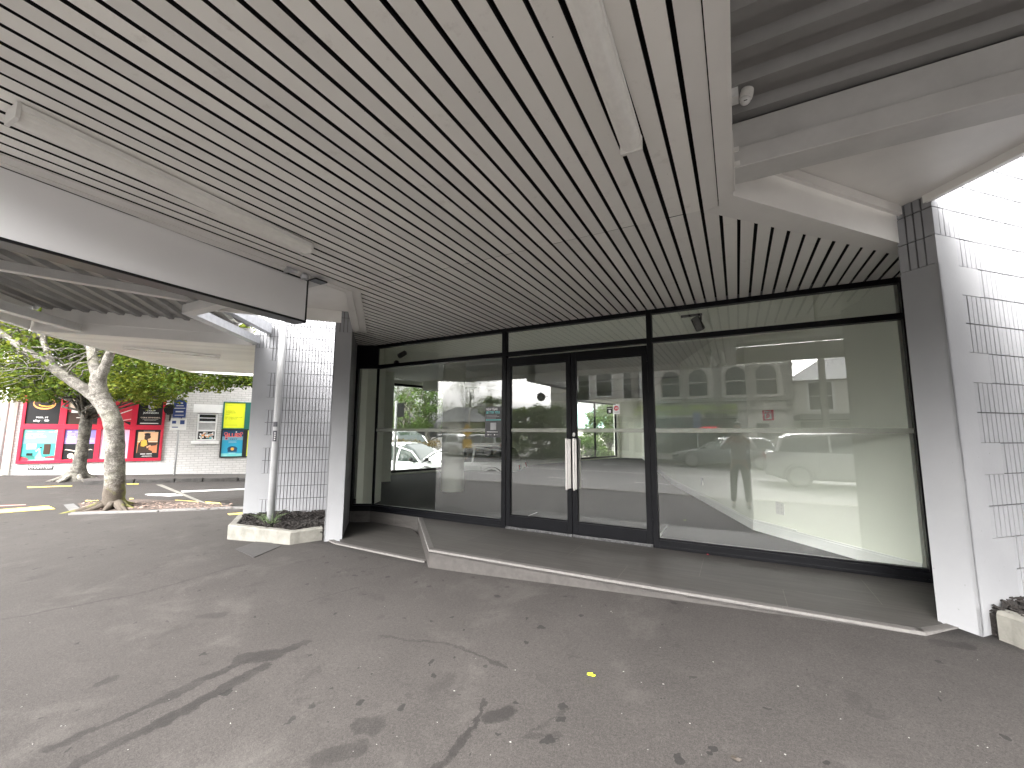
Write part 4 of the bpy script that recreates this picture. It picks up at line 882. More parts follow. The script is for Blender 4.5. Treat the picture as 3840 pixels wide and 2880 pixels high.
def plate(lbl, px0, py0, px1, py1, plane_p, u, n, nd):
    a = onP(px0, py1, plane_p, n); c = onP(px1, py0, plane_p, n); t = thing('power_socket', a.to_tuple(), lbl, 'socket'); w_ = (c-a).dot(u); h_ = c.z-a.z
    mb = MB(); P = [a, a+u*w_, a+u*w_+n*.012, a+n*.012]; mb.prism([p.xy for p in P], a.z, a.z+h_); mb.build('plate', M['whiteplastic'], t, bevel=.002)
    mb = MB(); b = Board(mb, a, u, n)
    for i in range(nd):
        for j in range(3 if nd > 1 else 1):
            x, y = w_*(.28+.44*i), h_*(.2+.3*j); b.rect(x-.004, y-.005, x-.001, y+.007, .0125, 0); b.rect(x+.003, y-.005, x+.006, y+.007, .0125, 0)
    mb.build('slots', M['grey'], t)
plate('white double power socket low on the bright inner wall', *rr2(710, 1225), *rr2(748, 1280), w2v, wU, wN, 2)
u1 = Vector((w1.x-w2.x, w1.y-w2.y, 0)).normalized(); nn1 = Vector((-u1.y, u1.x, 0)); nn1 = nn1 if nn1.x < 0 else -nn1
plate('narrow white wall outlet on the shaded rear stretch of inner wall', *rr2(319, 1095), *rr2(327, 1130), w2v, -u1, nn1, 1)

# small litter on the footpath
M['neon'] = mat('yellow_green_leaf', (.62,.80,.03), .5, noise=(30, .1)); M['drybrown'] = mat('dry_leaf', (.035,.028,.022), .7, noise=(30, .3))
def scrap(name, lbl, cat, p, size, m, seed, lift=.006):
    r = random.Random(seed); mb = MB(); k = 9; top = []; bot = []
    for i in range(k):
        a = 2*math.pi*i/k; q = size*r.uniform(.45, 1.1); top.append((p.x+q*math.cos(a), p.y+q*.7*math.sin(a), p.z+lift+r.uniform(0, size*.25))); bot.append((top[-1][0], top[-1][1], top[-1][2]-.002))
    c = (p.x, p.y, p.z+lift+size*.3)
    mb.add(top+[c]+bot, [(i, (i+1) % k, k) for i in range(k)]+[tuple(range(k+1, 2*k+1))[::-1]]+[(i, k+1+i, k+1+(i+1) % k, (i+1) % k) for i in range(k)])
    return tag(mb.build(name, m), lbl, cat)
scrap('fallen_leaf', 'bright yellow green scrap lying on the dark footpath', 'leaf', gp(2216, 2535), .026, M['neon'], 2)
scrap('fallen_leaf', 'tiny cream scrap below the entry step', 'leaf', gp(1733, 2130), .022, mat('cream_scrap', (.65,.55,.38), .6), 5)
scrap('fallen_leaf', 'curled brown leaf on the footpath nearest the viewer', 'leaf', gp(2765, 2858), .03, M['drybrown'], 8, .01)
scrap('fallen_leaf', 'small pink scrap on the tiles below the right window', 'leaf', Vector((onZ(2654,2080,0).x, onZ(2654,2080,0).y, .0)), .012, M['red'], 9, .004)
gm = MB(); r = random.Random(21)
for _ in range(90):
    px, py = r.uniform(0, 3840), r.uniform(2080, 2870)
    if py < 2080+max(0, (px-1500))*.16: continue
    p = gp(px, py); s_ = r.choice((.002, .003, .003, .004, .006)); a = r.uniform(0, 3.1)
    gm.add([(p.x+s_*math.cos(a+b)*r.uniform(.5, 1.2), p.y+s_*math.sin(a+b)*r.uniform(.5, 1.2), p.z+.002) for b in (0, 1.5, 3.1, 4.7)]+[(p.x, p.y, p.z+.005)], [(0,1,4),(1,2,4),(2,3,4),(3,0,4)])
o = gm.build('gravel', mat('pale_grit', (.17,.165,.155), .8, noise=(40, .4))); tag(o, 'tiny pale grit and petals scattered over the footpath', 'grit', kind='stuff')
M['iron'] = mat('service_cover', (.036,.034,.033), .8, noise=(30, .25), bump=(80, .4, .004))
cvr = [gp(850+x*.3918, 1500+y*.3918) for x, y in ((80, 1430), (260, 1510), (520, 1400), (330, 1340))]
mb = MB(); mb.add([(p.x, p.y, p.z+.006) for p in cvr]+[(p.x, p.y, p.z-.03) for p in cvr], [(0, 1, 2, 3),(7,6,5,4),(0,4,5,1),(1,5,6,2),(2,6,7,3),(3,7,4,0)]); tag(mb.build('service_cover', M['iron']), 'square dark service cover sunk in the footpath beside the planter around the pole', 'cover')

# ------------------------------------------------------------------ side street, far wall, posters
KW = 1.35
Wd = Vector((math.sin(R(33)), math.cos(R(33)), 0)); Wn = Vector((Wd.y, -Wd.x, 0)); W0 = CAM+(Vector((-14.4, -.5, CAM.z))-CAM)*KW; W0.z = 0
WROT = math.atan2(Wd.y, Wd.x)
def Wl(px, py): p = onP(px, py, W0, Wn); return ((p-W0).dot(Wd), p.z)
kA = 640/2212; kB = 400/1443
def wA(x, y): return Wl(x*kA, 1380+y*kA)
def wB(x, y): return Wl(600+x*kB, 1380+y*kB)
def place_on_wall(t): t.location = (W0.x, W0.y, 0); t.rotation_euler = (0, 0, WROT)
def brickmat():
    m, t, b, v = newmat('white_painted_brick')
    s_ = N(t, 'ShaderNodeSeparateXYZ'); t.links.new(v, s_.inputs[0]); c_ = N(t, 'ShaderNodeCombineXYZ'); t.links.new(s_.outputs[0], c_.inputs[0]); t.links.new(s_.outputs[2], c_.inputs[1])
    br = N(t, 'ShaderNodeTexBrick'); br.inputs['Scale'].default_value = 1; br.inputs['Mortar Size'].default_value = .008; br.inputs['Brick Width'].default_value = .24; br.inputs['Row Height'].default_value = .086; br.inputs['Mortar Smooth'].default_value = .3
    br.inputs['Color1'].default_value = (.54,.53,.52,1); br.inputs['Color2'].default_value = (.60,.59,.575,1); br.inputs['Mortar'].default_value = (.37,.36,.35,1)
    t.links.new(c_.outputs[0], br.inputs['Vector']); col = mixc(t, rng(t, noisen(t, v, 1.2, 7, .7), .5, .8, 0, .4), br.outputs[0], (.36,.345,.32))
    t.links.new(col, b.inputs['Base Color']); b.inputs['Roughness'].default_value = .7
    bp = N(t, 'ShaderNodeBump'); bp.inputs['Strength'].default_value = .7; bp.inputs['Distance'].default_value = .01; bp.invert = True; t.links.new(br.outputs['Fac'], bp.inputs['Height']); t.links.new(bp.outputs[0], b.inputs['Normal']); return m
M['brick'] = brickmat(); M['render'] = mat('cream_render', (.70,.68,.63), .7, noise=(2, .08, 7)); M['redframe'] = mat('crimson_frame', (.48,.008,.035), .4, noise=(6, .10))
M['green'] = mat('dark_green_frame', (.01,.13,.10), .4, noise=(6, .1)); M['dkglass'] = mat('dark_window_glass', (.012,.014,.016), .08, spec=.8, noise=(2, .3))
wb = thing('brick_building', (0, 0, 0), 'low white painted brick building with poster frames across the side street', 'building')
sR = 3.42*KW; sL = -1.36*KW; WT = 3.1
(ws0, wz0), (ws1, wz1) = wB(505, 960), wB(770, 625); wz0 = wB(480, 975)[1]; wz1 = wB(640, 620)[1]; ws0 = wB(495, 800)[0]; ws1 = wB(765, 800)[0]
mb = MB()
mb.box((sL, 0, -1.5), (ws0-.02, .25, WT)); mb.box((ws1+.02, 0, -1.5), (sR, .25, WT)); mb.box((ws0-.02, 0, -1.5), (ws1+.02, .25, wz0-.02)); mb.box((ws0-.02, 0, wz1+.02), (ws1+.02, .25, WT))
mb.box((sR-.25, .2501, -1.6), (sR, 7, WT)); mb.build('brick_wall', M['brick'], wb)
mb = MB(); mb.box((sL-9, -.03, -1.2), (sL-.002, .3, 4.2)); mb.box((sL-.62, -.10, -1.2), (sL-.35, -.031, 4.2)); mb.box((sL-9, -.12, 3.4), (sL-.002, -.031, 3.6)); mb.build('rendered_wall', M['render'], wb)
mb = MB(); mb.box((sL-9, -.25, WT+1.1), (sL, .6, WT+1.25)); mb.box((sL, -.06, WT), (sR+.05, .32, WT+.12)); mb.build('roof', M['roof'], wb)
mb = MB(); p0 = wA(70, 900)[0]; mb.tube([(p0, -.16, -.5), (p0, -.16, 4.0)], .065, 14); mb.build('downpipe', M['white'], wb, smooth=True)
wf = MB(); z3 = [wz0, wz0+(wz1-wz0)*.36, wz0+(wz1-wz0)*.68, wz1]
for z in z3: wf.box((ws0-.0, .05, z-.03 if z > wz0 else z), (ws1, .12, z+.03 if z < wz1 else z))
wf.box((ws0-.0, .045, wz0), (ws0+.05, .125, wz1)); wf.box((ws1-.05, .045, wz0), (ws1, .125, wz1)); wf.box((ws0+.05, .055, (z3[2]+wz1)/2-.012), (ws1-.05, .11, (z3[2]+wz1)/2+.012))
wfo = wf.build('window', M['white'], wb)
mb = MB(); mb.box((ws0+.05, .08, z3[2]+.03), (ws1-.05, .09, wz1-.03)); mb.build('louvre_pane', M['dkglass'], wfo)
mb = MB(); mb.box((ws0+.05, .08, z3[1]+.03), (ws1-.05, .09, z3[2]-.03)); mb.build('pane', M['grey'] if False else mat('hazy_pane', (.42,.42,.42), .3, noise=(6, .2)), wfo)
mb = MB(); b_ = Board(mb, (0, .075, 0), (1, 0, 0), (0, -1, 0)); b_.rect(ws0+.05, z3[0]+.001, ws1-.05, z3[1]-.03, 0, 0); r = random.Random(2)
for i in range(46):
    x, z = r.uniform(ws0+.09, ws1-.09), r.uniform(z3[0]+.06, z3[1]-.07)
    if r.random() < .4: b_.disc(x, z, r.uniform(.02, .035), .002+i*.0002, r.choice((1, 1, 2, 3)))
    else: a, c = r.uniform(.025, .05), r.uniform(.015, .035); b_.rect(x-a, z-c, x+a, z+c, .002+i*.0002, r.choice((1, 1, 2, 3, 4)))
mb.build('sticker_panel', [M['ink'], M['paper'], M['grey'], M['orange'], M['teal']], wfo)
mb = MB(); mb.box((ws0-.12, -.06, wz0-.14), (ws1+.12, -.002, wz0-.03)); mb.box((ws0-.14, -.015, wz1+.04), (ws1+.16, -.002, wz1+.36)); mb.build('window_sill', M['white'], wb)
place_on_wall(wb)
# air conditioner
a0, a1 = wB(120, 620), wB(455, 515)
ac = thing('air_conditioner', (0, 0, 0), 'white outdoor air conditioner unit on wall brackets behind the foliage', 'air conditioner')
mb = MB(); mb.box((a0[0]-.02, -.42, a0[1]), (a1[0]-.22, -.10, a1[1]+.06)); mb.build('casing', M['white'], ac, bevel=.02)
mb = MB(); cx_ = (a0[0]+a1[0]-.5)/2+.0; cz_ = (a0[1]+a1[1])/2
for q in (.06, .10, .14, .18): mb.tube([(cx_+q*math.cos(t_*.4), -.425, cz_+q*math.sin(t_*.4)) for t_ in range(17)], .005, 5, cap=False)
mb.lathe([(.19,0),(.19,.004)], (cx_, -.4205, cz_), 24, M=Matrix.Rotation(R(90), 3, 'X')); mb.build('fan_grille', M['blackplastic'], ac)
mb = MB()
for x in (a0[0]+.03, a1[0]-.35): mb.box((x, -.44, a0[1]-.05), (x+.04, -.002, a0[1]-.002)); mb.box((x, -.04, a0[1]-.25), (x+.04, -.002, a0[1]-.051))
mb.build('bracket', M['blackplastic'], ac); place_on_wall(ac)

# posters
PM = {}
def pc(n, c, rough=.35): PM[n] = mat('print_'+n, c, rough, noise=(3, .03)); return PM[n]
for n, c in dict(black=(.005,.005,.006), white=(.72,.72,.70), mint=(.16,.50,.44), teal=(.05,.36,.33), aqua=(.18,.62,.62), blue=(.16,.36,.46), red=(.50,.03,.05), dgreen=(.03,.16,.13), skin=(.62,.34,.20), brown=(.04,.02,.012), orange=(.72,.30,.10), peach=(.75,.45,.25), sunset=(.62,.22,.10), purple=(.22,.18,.48), violet=(.36,.26,.60), pink=(.80,.45,.62), yellow=(.80,.86,.03), olive=(.36,.40,.02), cyan=(.02,.33,.52), navy=(.01,.06,.13), coral=(.75,.13,.11), gold=(.75,.42,.06), grey=(.35,.34,.33), cream=(.75,.62,.50)).items(): pc(n, c)
PK = list(PM); PI = {n: i for i, n in enumerate(PK)}; PL = [PM[n] for n in PK]
class Poster:
    def __init__(s, parent, s0, z0, s1, z1, yb, bg, label=None):
        s.mb = MB(); s.b = Board(s.mb, (0, yb, 0), (1, 0, 0), (0, -1, 0)); s.x0, s.z0, s.w, s.h = s0, z0, s1-s0, z1-z0; s.par = parent; s.k = 0; s.label = label
        s.mb.box((s0, yb-.002+.0025, z0), (s1, yb+.004, z1), PI[bg]); s.rect(0, 0, 1, 1, bg)
    def d(s): s.k += 1; return .0006*s.k+.002
    def X(s, u): return s.x0+u*s.w
    def Z(s, v): return s.z0+v*s.h
    def rect(s, a, b, c, d, m): s.b.rect(s.X(a), s.Z(b), s.X(c), s.Z(d), s.d(), PI[m])
    def poly(s, pts, m): s.b.poly([(s.X(a), s.Z(b)) for a, b in pts], s.d(), PI[m])
    def disc(s, a, b, r, m, asp=1): s.b.disc(s.X(a), s.Z(b), r*s.w, s.d(), PI[m], ry=r*s.w*asp)
    def text(s, t, a, b, size, m, width=None, bold=.0): s.b.text(t, s.X(a), s.Z(b), size*s.h, s.d(), PI[m], bold*s.h, width=width*s.w if width else None)
    def done(s): o = s.mb.build('poster', PL, s.par); (tag(o, s.label) if s.label else 0); return o
def rail(mb, s0, z0, s1, z1, y0=-.07, y1=-.002): mb.box((s0, y0, z0), (s1, y1, z1))
rf = thing('poster_frame', (0, 0, 0), 'large red frame holding two rows of posters on the white brick wall', 'poster frame')
xs_ = [wA(275, 800)[0]-.0, None]; fL = (wA(205, 1250)[0]+wA(280, 760)[0])/2; fR = (wA(2090, 1190)[0]+wA(2125, 760)[0])/2
fB = (wA(205, 1250)[1]+wA(2090, 1190)[1])/2; mL = wA(1000, 790)[1]; mU = wA(1000, 735)[1]; cellh = mL-fB; fT = mU+(cellh)*1.03
cells = [(wA(290, 1000), wA(735, 1000)), (wA(828, 1000), wA(1235, 1000)), (wA(1300, 1000), wA(1670, 1000)), (wA(1748, 1000), wA(2072, 1000))]
cs = [(a[0], b[0]) for a, b in cells]
b0 = fB+.075*KW; b1 = mL-.015; t0_ = mU+.01; t1_ = fT-.06
mb = MB(); rail(mb, fL, fB, fR, b0); rail(mb, fL, b1, fR, t0_); rail(mb, fL, t1_, fR, fT)
edges = [fL]+[v for c in cs for v in c]+[fR]
for i in range(0, len(edges), 2): rail(mb, edges[i], b0+.0005, edges[i+1], b1-.0005, -.068); rail(mb, edges[i], t0_+.0005, edges[i+1], t1_-.0005, -.068)
mb.build('frame', M['redframe'], rf, bevel=.004)
YB = -.03
p = Poster(rf, cs[0][0], b0, cs[0][1], b1, YB, 'dgreen', 'mint poster of a dancer before a green house')
p.rect(0, .53, 1, 1, 'mint'); p.rect(0, .53, 1, .72, 'blue'); p.rect(0, .14, 1, .53, 'teal'); p.text('HAVING IT', .32, .835, .062, 'white', .5, .001); p.text('ALL, ALL, ALL', .37, .76, .062, 'white', .62, .001); p.rect(.08,.70,.36,.707,'white')
p.rect(.12,.92,.24,.935,'white'); p.rect(.38,.92,.62,.928,'white'); p.rect(.74,.90,.84,.93,'white'); p.poly([(.88,.92),(1,1),(.97,.88)], 'cream'); p.rect(.14,.36,.42,.52,'cream'); p.rect(.17,.38,.26,.50,'aqua'); p.rect(.29,.38,.39,.50,'aqua')
p.rect(.64,.18,.84,.52,'brown'); p.rect(.16,.15,.34,.23,'black'); p.poly([(0,0),(0,.12),(.2,.07),(.25,0)],'red'); p.poly([(.45,.04),(.95,.13),(1,.04),(1,0),(.4,0)],'red'); p.poly([(.2,0),(.45,.04),(1,.05),(1,0)],'aqua')
p.poly([(.42,.10),(.50,.26),(.57,.26),(.62,.12),(.72,.08),(.66,.02),(.44,.03)],'aqua'); p.poly([(.49,.25),(.50,.38),(.56,.38),(.58,.25)],'aqua'); p.disc(.56,.41,.035,'brown'); p.poly([(.42,.30),(.50,.38),(.51,.35),(.44,.27)],'skin'); p.done()
p = Poster(rf, cs[1][0], b0, cs[1][1], b1, YB, 'black', 'purple poster with two pale outstretched arms')
p.rect(0,.52,1,1,'violet'); p.rect(0,.72,1,1,'purple'); p.rect(.08,.91,.2,.93,'white'); p.rect(.3,.91,.42,.92,'white'); p.rect(.72,.90,.80,.93,'white'); p.text('Chick', .22, .76, .075, 'white', .27, .001); p.rect(.06,.84,.34,.85,'white'); p.rect(.06,.60,.34,.625,'white'); p.rect(.74,.60,.95,.625,'white')
p.poly([(.03,.31),(.10,.34),(.30,.31),(.52,.27),(.74,.31),(.88,.34),(.96,.30),(.88,.315),(.72,.27),(.52,.22),(.32,.27),(.12,.315)],'cream'); p.disc(.26,.12,.10,'cream',1.1); p.disc(.46,.04,.12,'cream',1.1); p.done()
p = Poster(rf, cs[2][0], b0, cs[2][1], b1, YB, 'pink', 'plain pale pink poster'); p.rect(.02,.01,.98,.99,'pink'); p.rect(.02,.01,.5,.99,'pink'); p.done()
p = Poster(rf, cs[3][0], b0, cs[3][1], b1, YB, 'black', 'black poster of a man in profile against an orange sunset')
p.rect(.10,.18,.90,.92,'peach'); p.rect(.10,.18,.90,.62,'orange'); p.rect(.10,.18,.90,.46,'sunset'); p.rect(.30,.945,.76,.955,'white'); p.rect(.10,.56,.90,.60,'cream'); p.rect(.42,.50,.90,.55,'brown')
p.poly([(.12,.18),(.14,.50),(.24,.62),(.40,.66),(.50,.64),(.56,.52),(.88,.50),(.88,.45),(.60,.42),(.56,.30),(.72,.24),(.72,.18)],'brown'); p.poly([(.24,.42),(.24,.60),(.38,.66),(.46,.62),(.50,.46),(.36,.40)],'gold'); p.poly([(.36,.66),(.36,.78),(.42,.86),(.54,.86),(.60,.78),(.62,.73),(.58,.69),(.52,.68),(.48,.62)],'brown'); p.disc(.47,.845,.13,'black',.45); p.poly([(.46,.40),(.62,.46),(.66,.42),(.50,.34)],'skin')
p.rect(.26,.13,.46,.155,'white'); p.rect(.50,.13,.72,.155,'white'); p.rect(.34,.075,.72,.083,'white'); p.rect(.32,.05,.74,.058,'white'); p.done()
p = Poster(rf, cs[0][0], t0_, cs[0][1], t1_, YB, 'black', 'black poster with an orange ring and the words FEEL IT')
p.text('FEEL IT', .48, .20, .055, 'white', .36, .0012); p.text('sky', .33, .105, .085, 'white', .21, .0012); p.rect(.48,.07,.484,.15,'grey'); p.disc(.62,.11,.075,'white',.55); p.disc(.62,.11,.062,'black',.5); p.rect(.57,.10,.67,.12,'white')
p.disc(.5,.62,.34,'orange',.72); p.disc(.5,.64,.31,'brown',.66); p.disc(.55,.58,.22,'gold',.3); p.disc(.55,.61,.2,'black',.36); p.rect(.1,.86,.9,.9,'orange'); p.done()
p = Poster(rf, cs[1][0], t0_, cs[1][1], t1_, YB, 'brown', 'brown poster of boxes on a dark floor'); p.rect(0,.45,1,1,'cream'); p.rect(.12,.36,.34,.50,'white'); p.rect(.02,.38,.10,.46,'red'); p.rect(0,0,1,.30,'brown'); p.rect(.3,.2,.45,.22,'white'); p.rect(.55,.06,1,.3,'black'); p.done()
p = Poster(rf, cs[2][0], t0_, cs[2][1], t1_, YB, 'red', 'red poster crossed by thin white lines'); p.poly([(0,.15),(0,.18),(1,.52),(1,.49)],'white'); p.poly([(0,.02),(0,.04),(1,.20),(1,.18)],'white'); p.poly([(.7,.12),(.95,0),(1,0),(1,.1)],'black'); p.done()
p = Poster(rf, cs[3][0], t0_, cs[3][1], t1_, YB, 'black', 'black concert poster for CODY JOHNSON'); p.text('CODY', .52, .475, .07, 'white', .36, .001); p.text('JOHNSON', .52, .40, .075, 'white', .62, .001); p.text('COLE SWINDELL', .52, .245, .05, 'cream', .8, .001); p.rect(.2,.19,.84,.196,'white'); p.rect(.28,.155,.76,.161,'white'); p.rect(.12,.045,.86,.07,'white'); p.rect(.38,.54,.62,.78,'grey'); p.rect(.44,.56,.5,.76,'violet'); p.done()
place_on_wall(rf)
g_ = thing('poster_frame', (0, 0, 0), 'dark green and black frame with a yellow sale poster above a blue one', 'poster frame')
gL, gR_ = (wB(865, 455)[0]+wB(800, 1215)[0])/2, sR+.0; gT, gM, gB_ = wB(870, 455)[1], wB(850, 830)[1], wB(800, 1212)[1]
py0, py1 = (wB(857, 808)[0]+wB(882, 470)[0])/2, (wB(1136, 808)[0]+wB(1162, 480)[0])/2
mb = MB(); rail(mb, gL, gM+.01, gR_, gM+.05); rail(mb, gL, gT-.04, gR_, gT); rail(mb, gL, gM+.0505, py0, gT-.0405); rail(mb, py1, gM+.0505, gR_, gT-.0405); mb.build('green_frame', M['green'], g_, bevel=.004)
mb = MB(); rail(mb, gL, gM-.03, gR_, gM+.0095); rail(mb, gL, gB_, gR_, gB_+.04); rail(mb, gL, gB_+.0405, py0-.0, gM-.0305); rail(mb, py1+.0, gB_+.0405, py1+.14, gM-.0305); mb.build('black_frame', M['ink'], g_, bevel=.004)
p = Poster(g_, py0, gM+.05, py1, gT-.04, YB, 'yellow', 'bright yellow warehouse sale poster'); p.rect(.06,.89,.42,.896,'olive')
for i, (t_, w_) in enumerate((('SUPERETTE', .42), ('WAREHOUSE', .48), ('SALE', .18))): p.text(t_, .07+w_/2, .665-i*.062, .055, 'olive', w_, .0006)
p.text('ANYTHING OVER $100', .47, .425, .05, 'olive', .82, .0006); p.text('15 - 17 MARCH', .34, .365, .05, 'olive', .56, .0006); p.rect(.07,.115,.66,.122,'olive'); p.done()
p = Poster(g_, py0, gB_+.04, py1, gM-.03, YB, 'cyan', 'blue BLUES FEST poster with a black disc')
for i, c in enumerate(('navy', 'navy', 'blue')): p.rect(0,.86-i*.12,1,1-i*.12,c)
p.rect(0,0,1,.30,'aqua'); p.rect(0,.12,1,.30,'cyan'); p.text('BLUES', .52, .80, .20, 'coral', .80, .006); p.text('BLUES', .52, .80, .20, 'cream', .80, -.004) if False else None
p.disc(.16,.86,.09,'coral'); p.disc(.16,.86,.06,'navy'); p.disc(.20,.68,.07,'coral'); p.disc(.20,.68,.045,'navy'); p.disc(.90,.88,.07,'coral'); p.disc(.90,.88,.045,'navy'); p.disc(.65,.93,.035,'white')
p.text('FEST', .55, .655, .06, 'navy', .36, .001); p.rect(.3,.58,.7,.585,'white'); p.rect(.34,.55,.66,.555,'white'); p.rect(.3,.52,.7,.525,'white'); p.disc(.52,.29,.24,'navy',.62); p.rect(.30,.17,.74,.27,'navy'); p.disc(.52,.28,.085,'gold'); p.rect(.36,.12,.68,.13,'white'); p.rect(.06,.04,.3,.05,'white'); p.rect(.74,.04,.94,.05,'white'); p.done()
p = Poster(g_, py1+.14, gB_+.04, sR-.0, gM-.03, YB, 'yellow', 'lime green poster edge'); p.done()
place_on_wall(g_)
pl0, pl1 = wA(365, 1325), wA(692, 1262)
t = thing('wall_sign', (0, 0, 0), 'small black PHANTOM BILLSTICKERS plate below the red poster frame', 'sign'); p = Poster(t, pl0[0], pl0[1], pl1[0], pl1[1], -.012, 'black'); p.text('PHANTOM', .5, .64, .78, 'white', .92, .02); p.text('BILLSTICKERS', .5, .2, .26, 'grey', .9, .004)
p.mb.build('plate', PL, t); place_on_wall(t)
# footpath kerb of the far side, pole with signs
kq = 1000/2212
def q6(x, y): return (x*kq, 1700+y*kq)
def strip_px(name, pts, m, dz, w_=None):
    mb = MB(); P = [gp(*p_, dz) for p_ in pts]; mb.add([tuple(p_) for p_ in P], [tuple(range(len(P)))]); return struct(mb.build(name, m))
ka, kb_ = gp(*q6(1080, 250)), gp(*q6(2150, 232)); kd = (kb_-ka); kd.z = 0; kl = kd.length; kd.normalize(); kn = Vector((-kd.y, kd.x, 0))
if kn.dot(Vector((-1, 0, 0))) < 0: kn = -kn
mb = MB(); r = random.Random(6); s_ = -1.0
while s_ < kl+6:
    l_ = r.uniform(.7, 1.2); a = ka+kd*s_; b = ka+kd*(s_+l_-.03); mb.prism([a.xy, b.xy, (b+kn*.22).xy, (a+kn*.22).xy], min(G(a.x, a.y), G(b.x, b.y))-.1, (G(a.x, a.y)+G(b.x, b.y))/2+.10+r.uniform(-.008, .008)); s_ += l_
M['bluestone'] = mat('bluestone_kerb', (.035,.033,.031), .8, noise=(9, .5, 7), bump=(25, .6, .02)); struct(mb.build('kerb', M['bluestone'], bevel=.01))
nn2 = kn
far = [ka+kd*(-1.2)+nn2*.22, ka+kd*(kl+6)+nn2*.22]; far += [far[1]+nn2*2.6, far[0]+nn2*2.0]
mb = MB(); 
nsg = 12
for i in range(nsg):
    u0, u1 = i/nsg, (i+1)/nsg; a = far[0].lerp(far[1], u0); b = far[0].lerp(far[1], u1); c = far[3].lerp(far[2], u1); d = far[3].lerp(far[2], u0)
    mb.add([(p_.x, p_.y, G(p_.x, p_.y)+h_) for p_, h_ in ((a, .095), (b, .095), (c, .07), (d, .07))], [(0, 1, 2, 3)])
M['path2'] = asphalt('worn_footpath', (.065,.06,.057), (.09,.083,.078)); struct(mb.build('pavement', M['path2'], smooth=True))
sb = wB(185, 1462); pbp = onP(600+190*kB, 1380+1475*kB, W0+Wn*1.35, Wn); pbp.z = G(pbp.x, pbp.y)
t = thing('street_sign', (pbp.x, pbp.y, pbp.z), 'thin grey post with a blue parking sign before the white brick wall', 'sign')
tp = onP(600+268*kB, 1380+560*kB, W0+Wn*1.35, Wn)
mb = MB(); mb.tube([(pbp.x, pbp.y, pbp.z), (pbp.x, pbp.y, tp.z+.1)], .03, 12); mb.build('post', M['pole'], t, smooth=True)
def signplate(z0, z1, w_, mats, draw, name):
    mb = MB(); u = Vector((.85, .53, 0)); n = Vector((.53, -.85, 0)); o_ = Vector((pbp.x, pbp.y, 0))+n*.035
    mb.prism([(o_-u*w_/2).xy, (o_+u*w_/2).xy, (o_+u*w_/2-n*.006).xy, (o_-u*w_/2-n*.006).xy], z0, z1); b = Board(mb, o_-u*w_/2+Vector((0, 0, z0)), u, n); draw(b, w_, z1-z0); mb.build(name, mats, t)
M['signblue'] = mat('sign_blue', (.02,.05,.22), .4, noise=(8, .05))
def dr1(b, w_, h_): b.rect(.03, h_*.50, w_-.03, h_*.54, .002, 1); b.rect(.09, h_*.64, w_-.09, h_*.68, .002, 1); b.rect(.12, h_*.78, w_-.12, h_*.84, .002, 1); b.rect(.08, h_*.30, w_-.08, h_*.37, .002, 1); b.rect(.06, h_*.12, w_-.06, h_*.15, .002, 1)
z_a = onP(600+262*kB, 1380+672*kB, W0+Wn*1.35, Wn).z
signplate(z_a, z_a+.62, .42, [M['signblue'], M['paper']], dr1, 'sign_panel')
def dr2(b, w_, h_): b.rect(.05, h_*.55, w_*.35, h_*.8, .002, 1); b.rect(w_*.6, h_*.5, w_-.06, h_*.85, .002, 1); b.rect(.06, h_*.2, w_*.5, h_*.28, .002, 1)
signplate(z_a-.42, z_a-.03, .52, [M['paper'], M['signblue']], dr2, 'sign_panel')
# road markings and tree pit
strip_px('road_marking', [q6(1500, 312), q6(2030, 292), q6(2030, 300), q6(1510, 322)], M['roadwhite'], .006)
strip_px('road_marking', [q6(1200, 338), q6(1440, 333), q6(1520, 350), q6(1400, 356), q6(1230, 348)], M['roadwhite'], .006)
strip_px('road_channel', [q6(1290, 258), q6(1345, 258), q6(1720, 415), q6(1640, 400)], M['concrete'], .005)
for a, b, c, d in (((222, 278), (595, 266), (600, 272), (230, 286)), ((1050, 252), (1150, 250), (1150, 256), (1050, 258)), ((708, 390), (815, 387), (815, 394), (710, 399)), ((1070, 372), (1105, 372), (1110, 378), (1075, 380)), ((1450, 385), (1640, 398), (1650, 410), (1470, 398)), ((1700, 400), (1820, 408), (1830, 418), (1720, 413)), ((1740, 420), (1840, 426), (1845, 434), (1760, 432)), ((1885, 500), (2010, 490), (2010, 502), (1900, 512))):
    strip_px('road_marking', [q6(*a), q6(*b), q6(*c), q6(*d)], M['roadyellow'], .006)
tac = [gp(*q6(-20, 470)), gp(*q6(395, 436)), gp(*q6(460, 464)), gp(*q6(-20, 500))]
mb = MB(); mb.add([(p_.x, p_.y, p_.z+.008) for p_ in tac], [(0, 1, 2, 3)])
for i in range(30):
    for j in range(3):
        u, v = (i+.5)/30, (j+.5)/3; p_ = tac[0].lerp(tac[1], u).lerp(tac[3].lerp(tac[2], u), v); mb.lathe([(.018, .0), (.012, .006)], (p_.x, p_.y, p_.z+.008), 8)
struct(mb.build('pavement', M['roadyellow']))
strip_px('road_marking', [q6(-20, 432), q6(215, 422), q6(215, 428), q6(-20, 440)], mat('red_line', (.40,.20,.17), .8), .006)
pit = [gp(*q6(*p_)) for p_ in ((640, 418), (1150, 385), (1500, 396), (1800, 424), (1860, 440), (1830, 452), (1350, 468), (700, 490))]
mb = MB(); mb.add([(p_.x, p_.y, p_.z+.012) for p_ in pit], [tuple(range(8))]); struct(mb.build('soil', M['mulch2']))
mb = MB(); pe = [gp(*q6(*p_)) for p_ in ((600, 503), (700, 498), (1350, 476), (1850, 455), (2060, 452))]
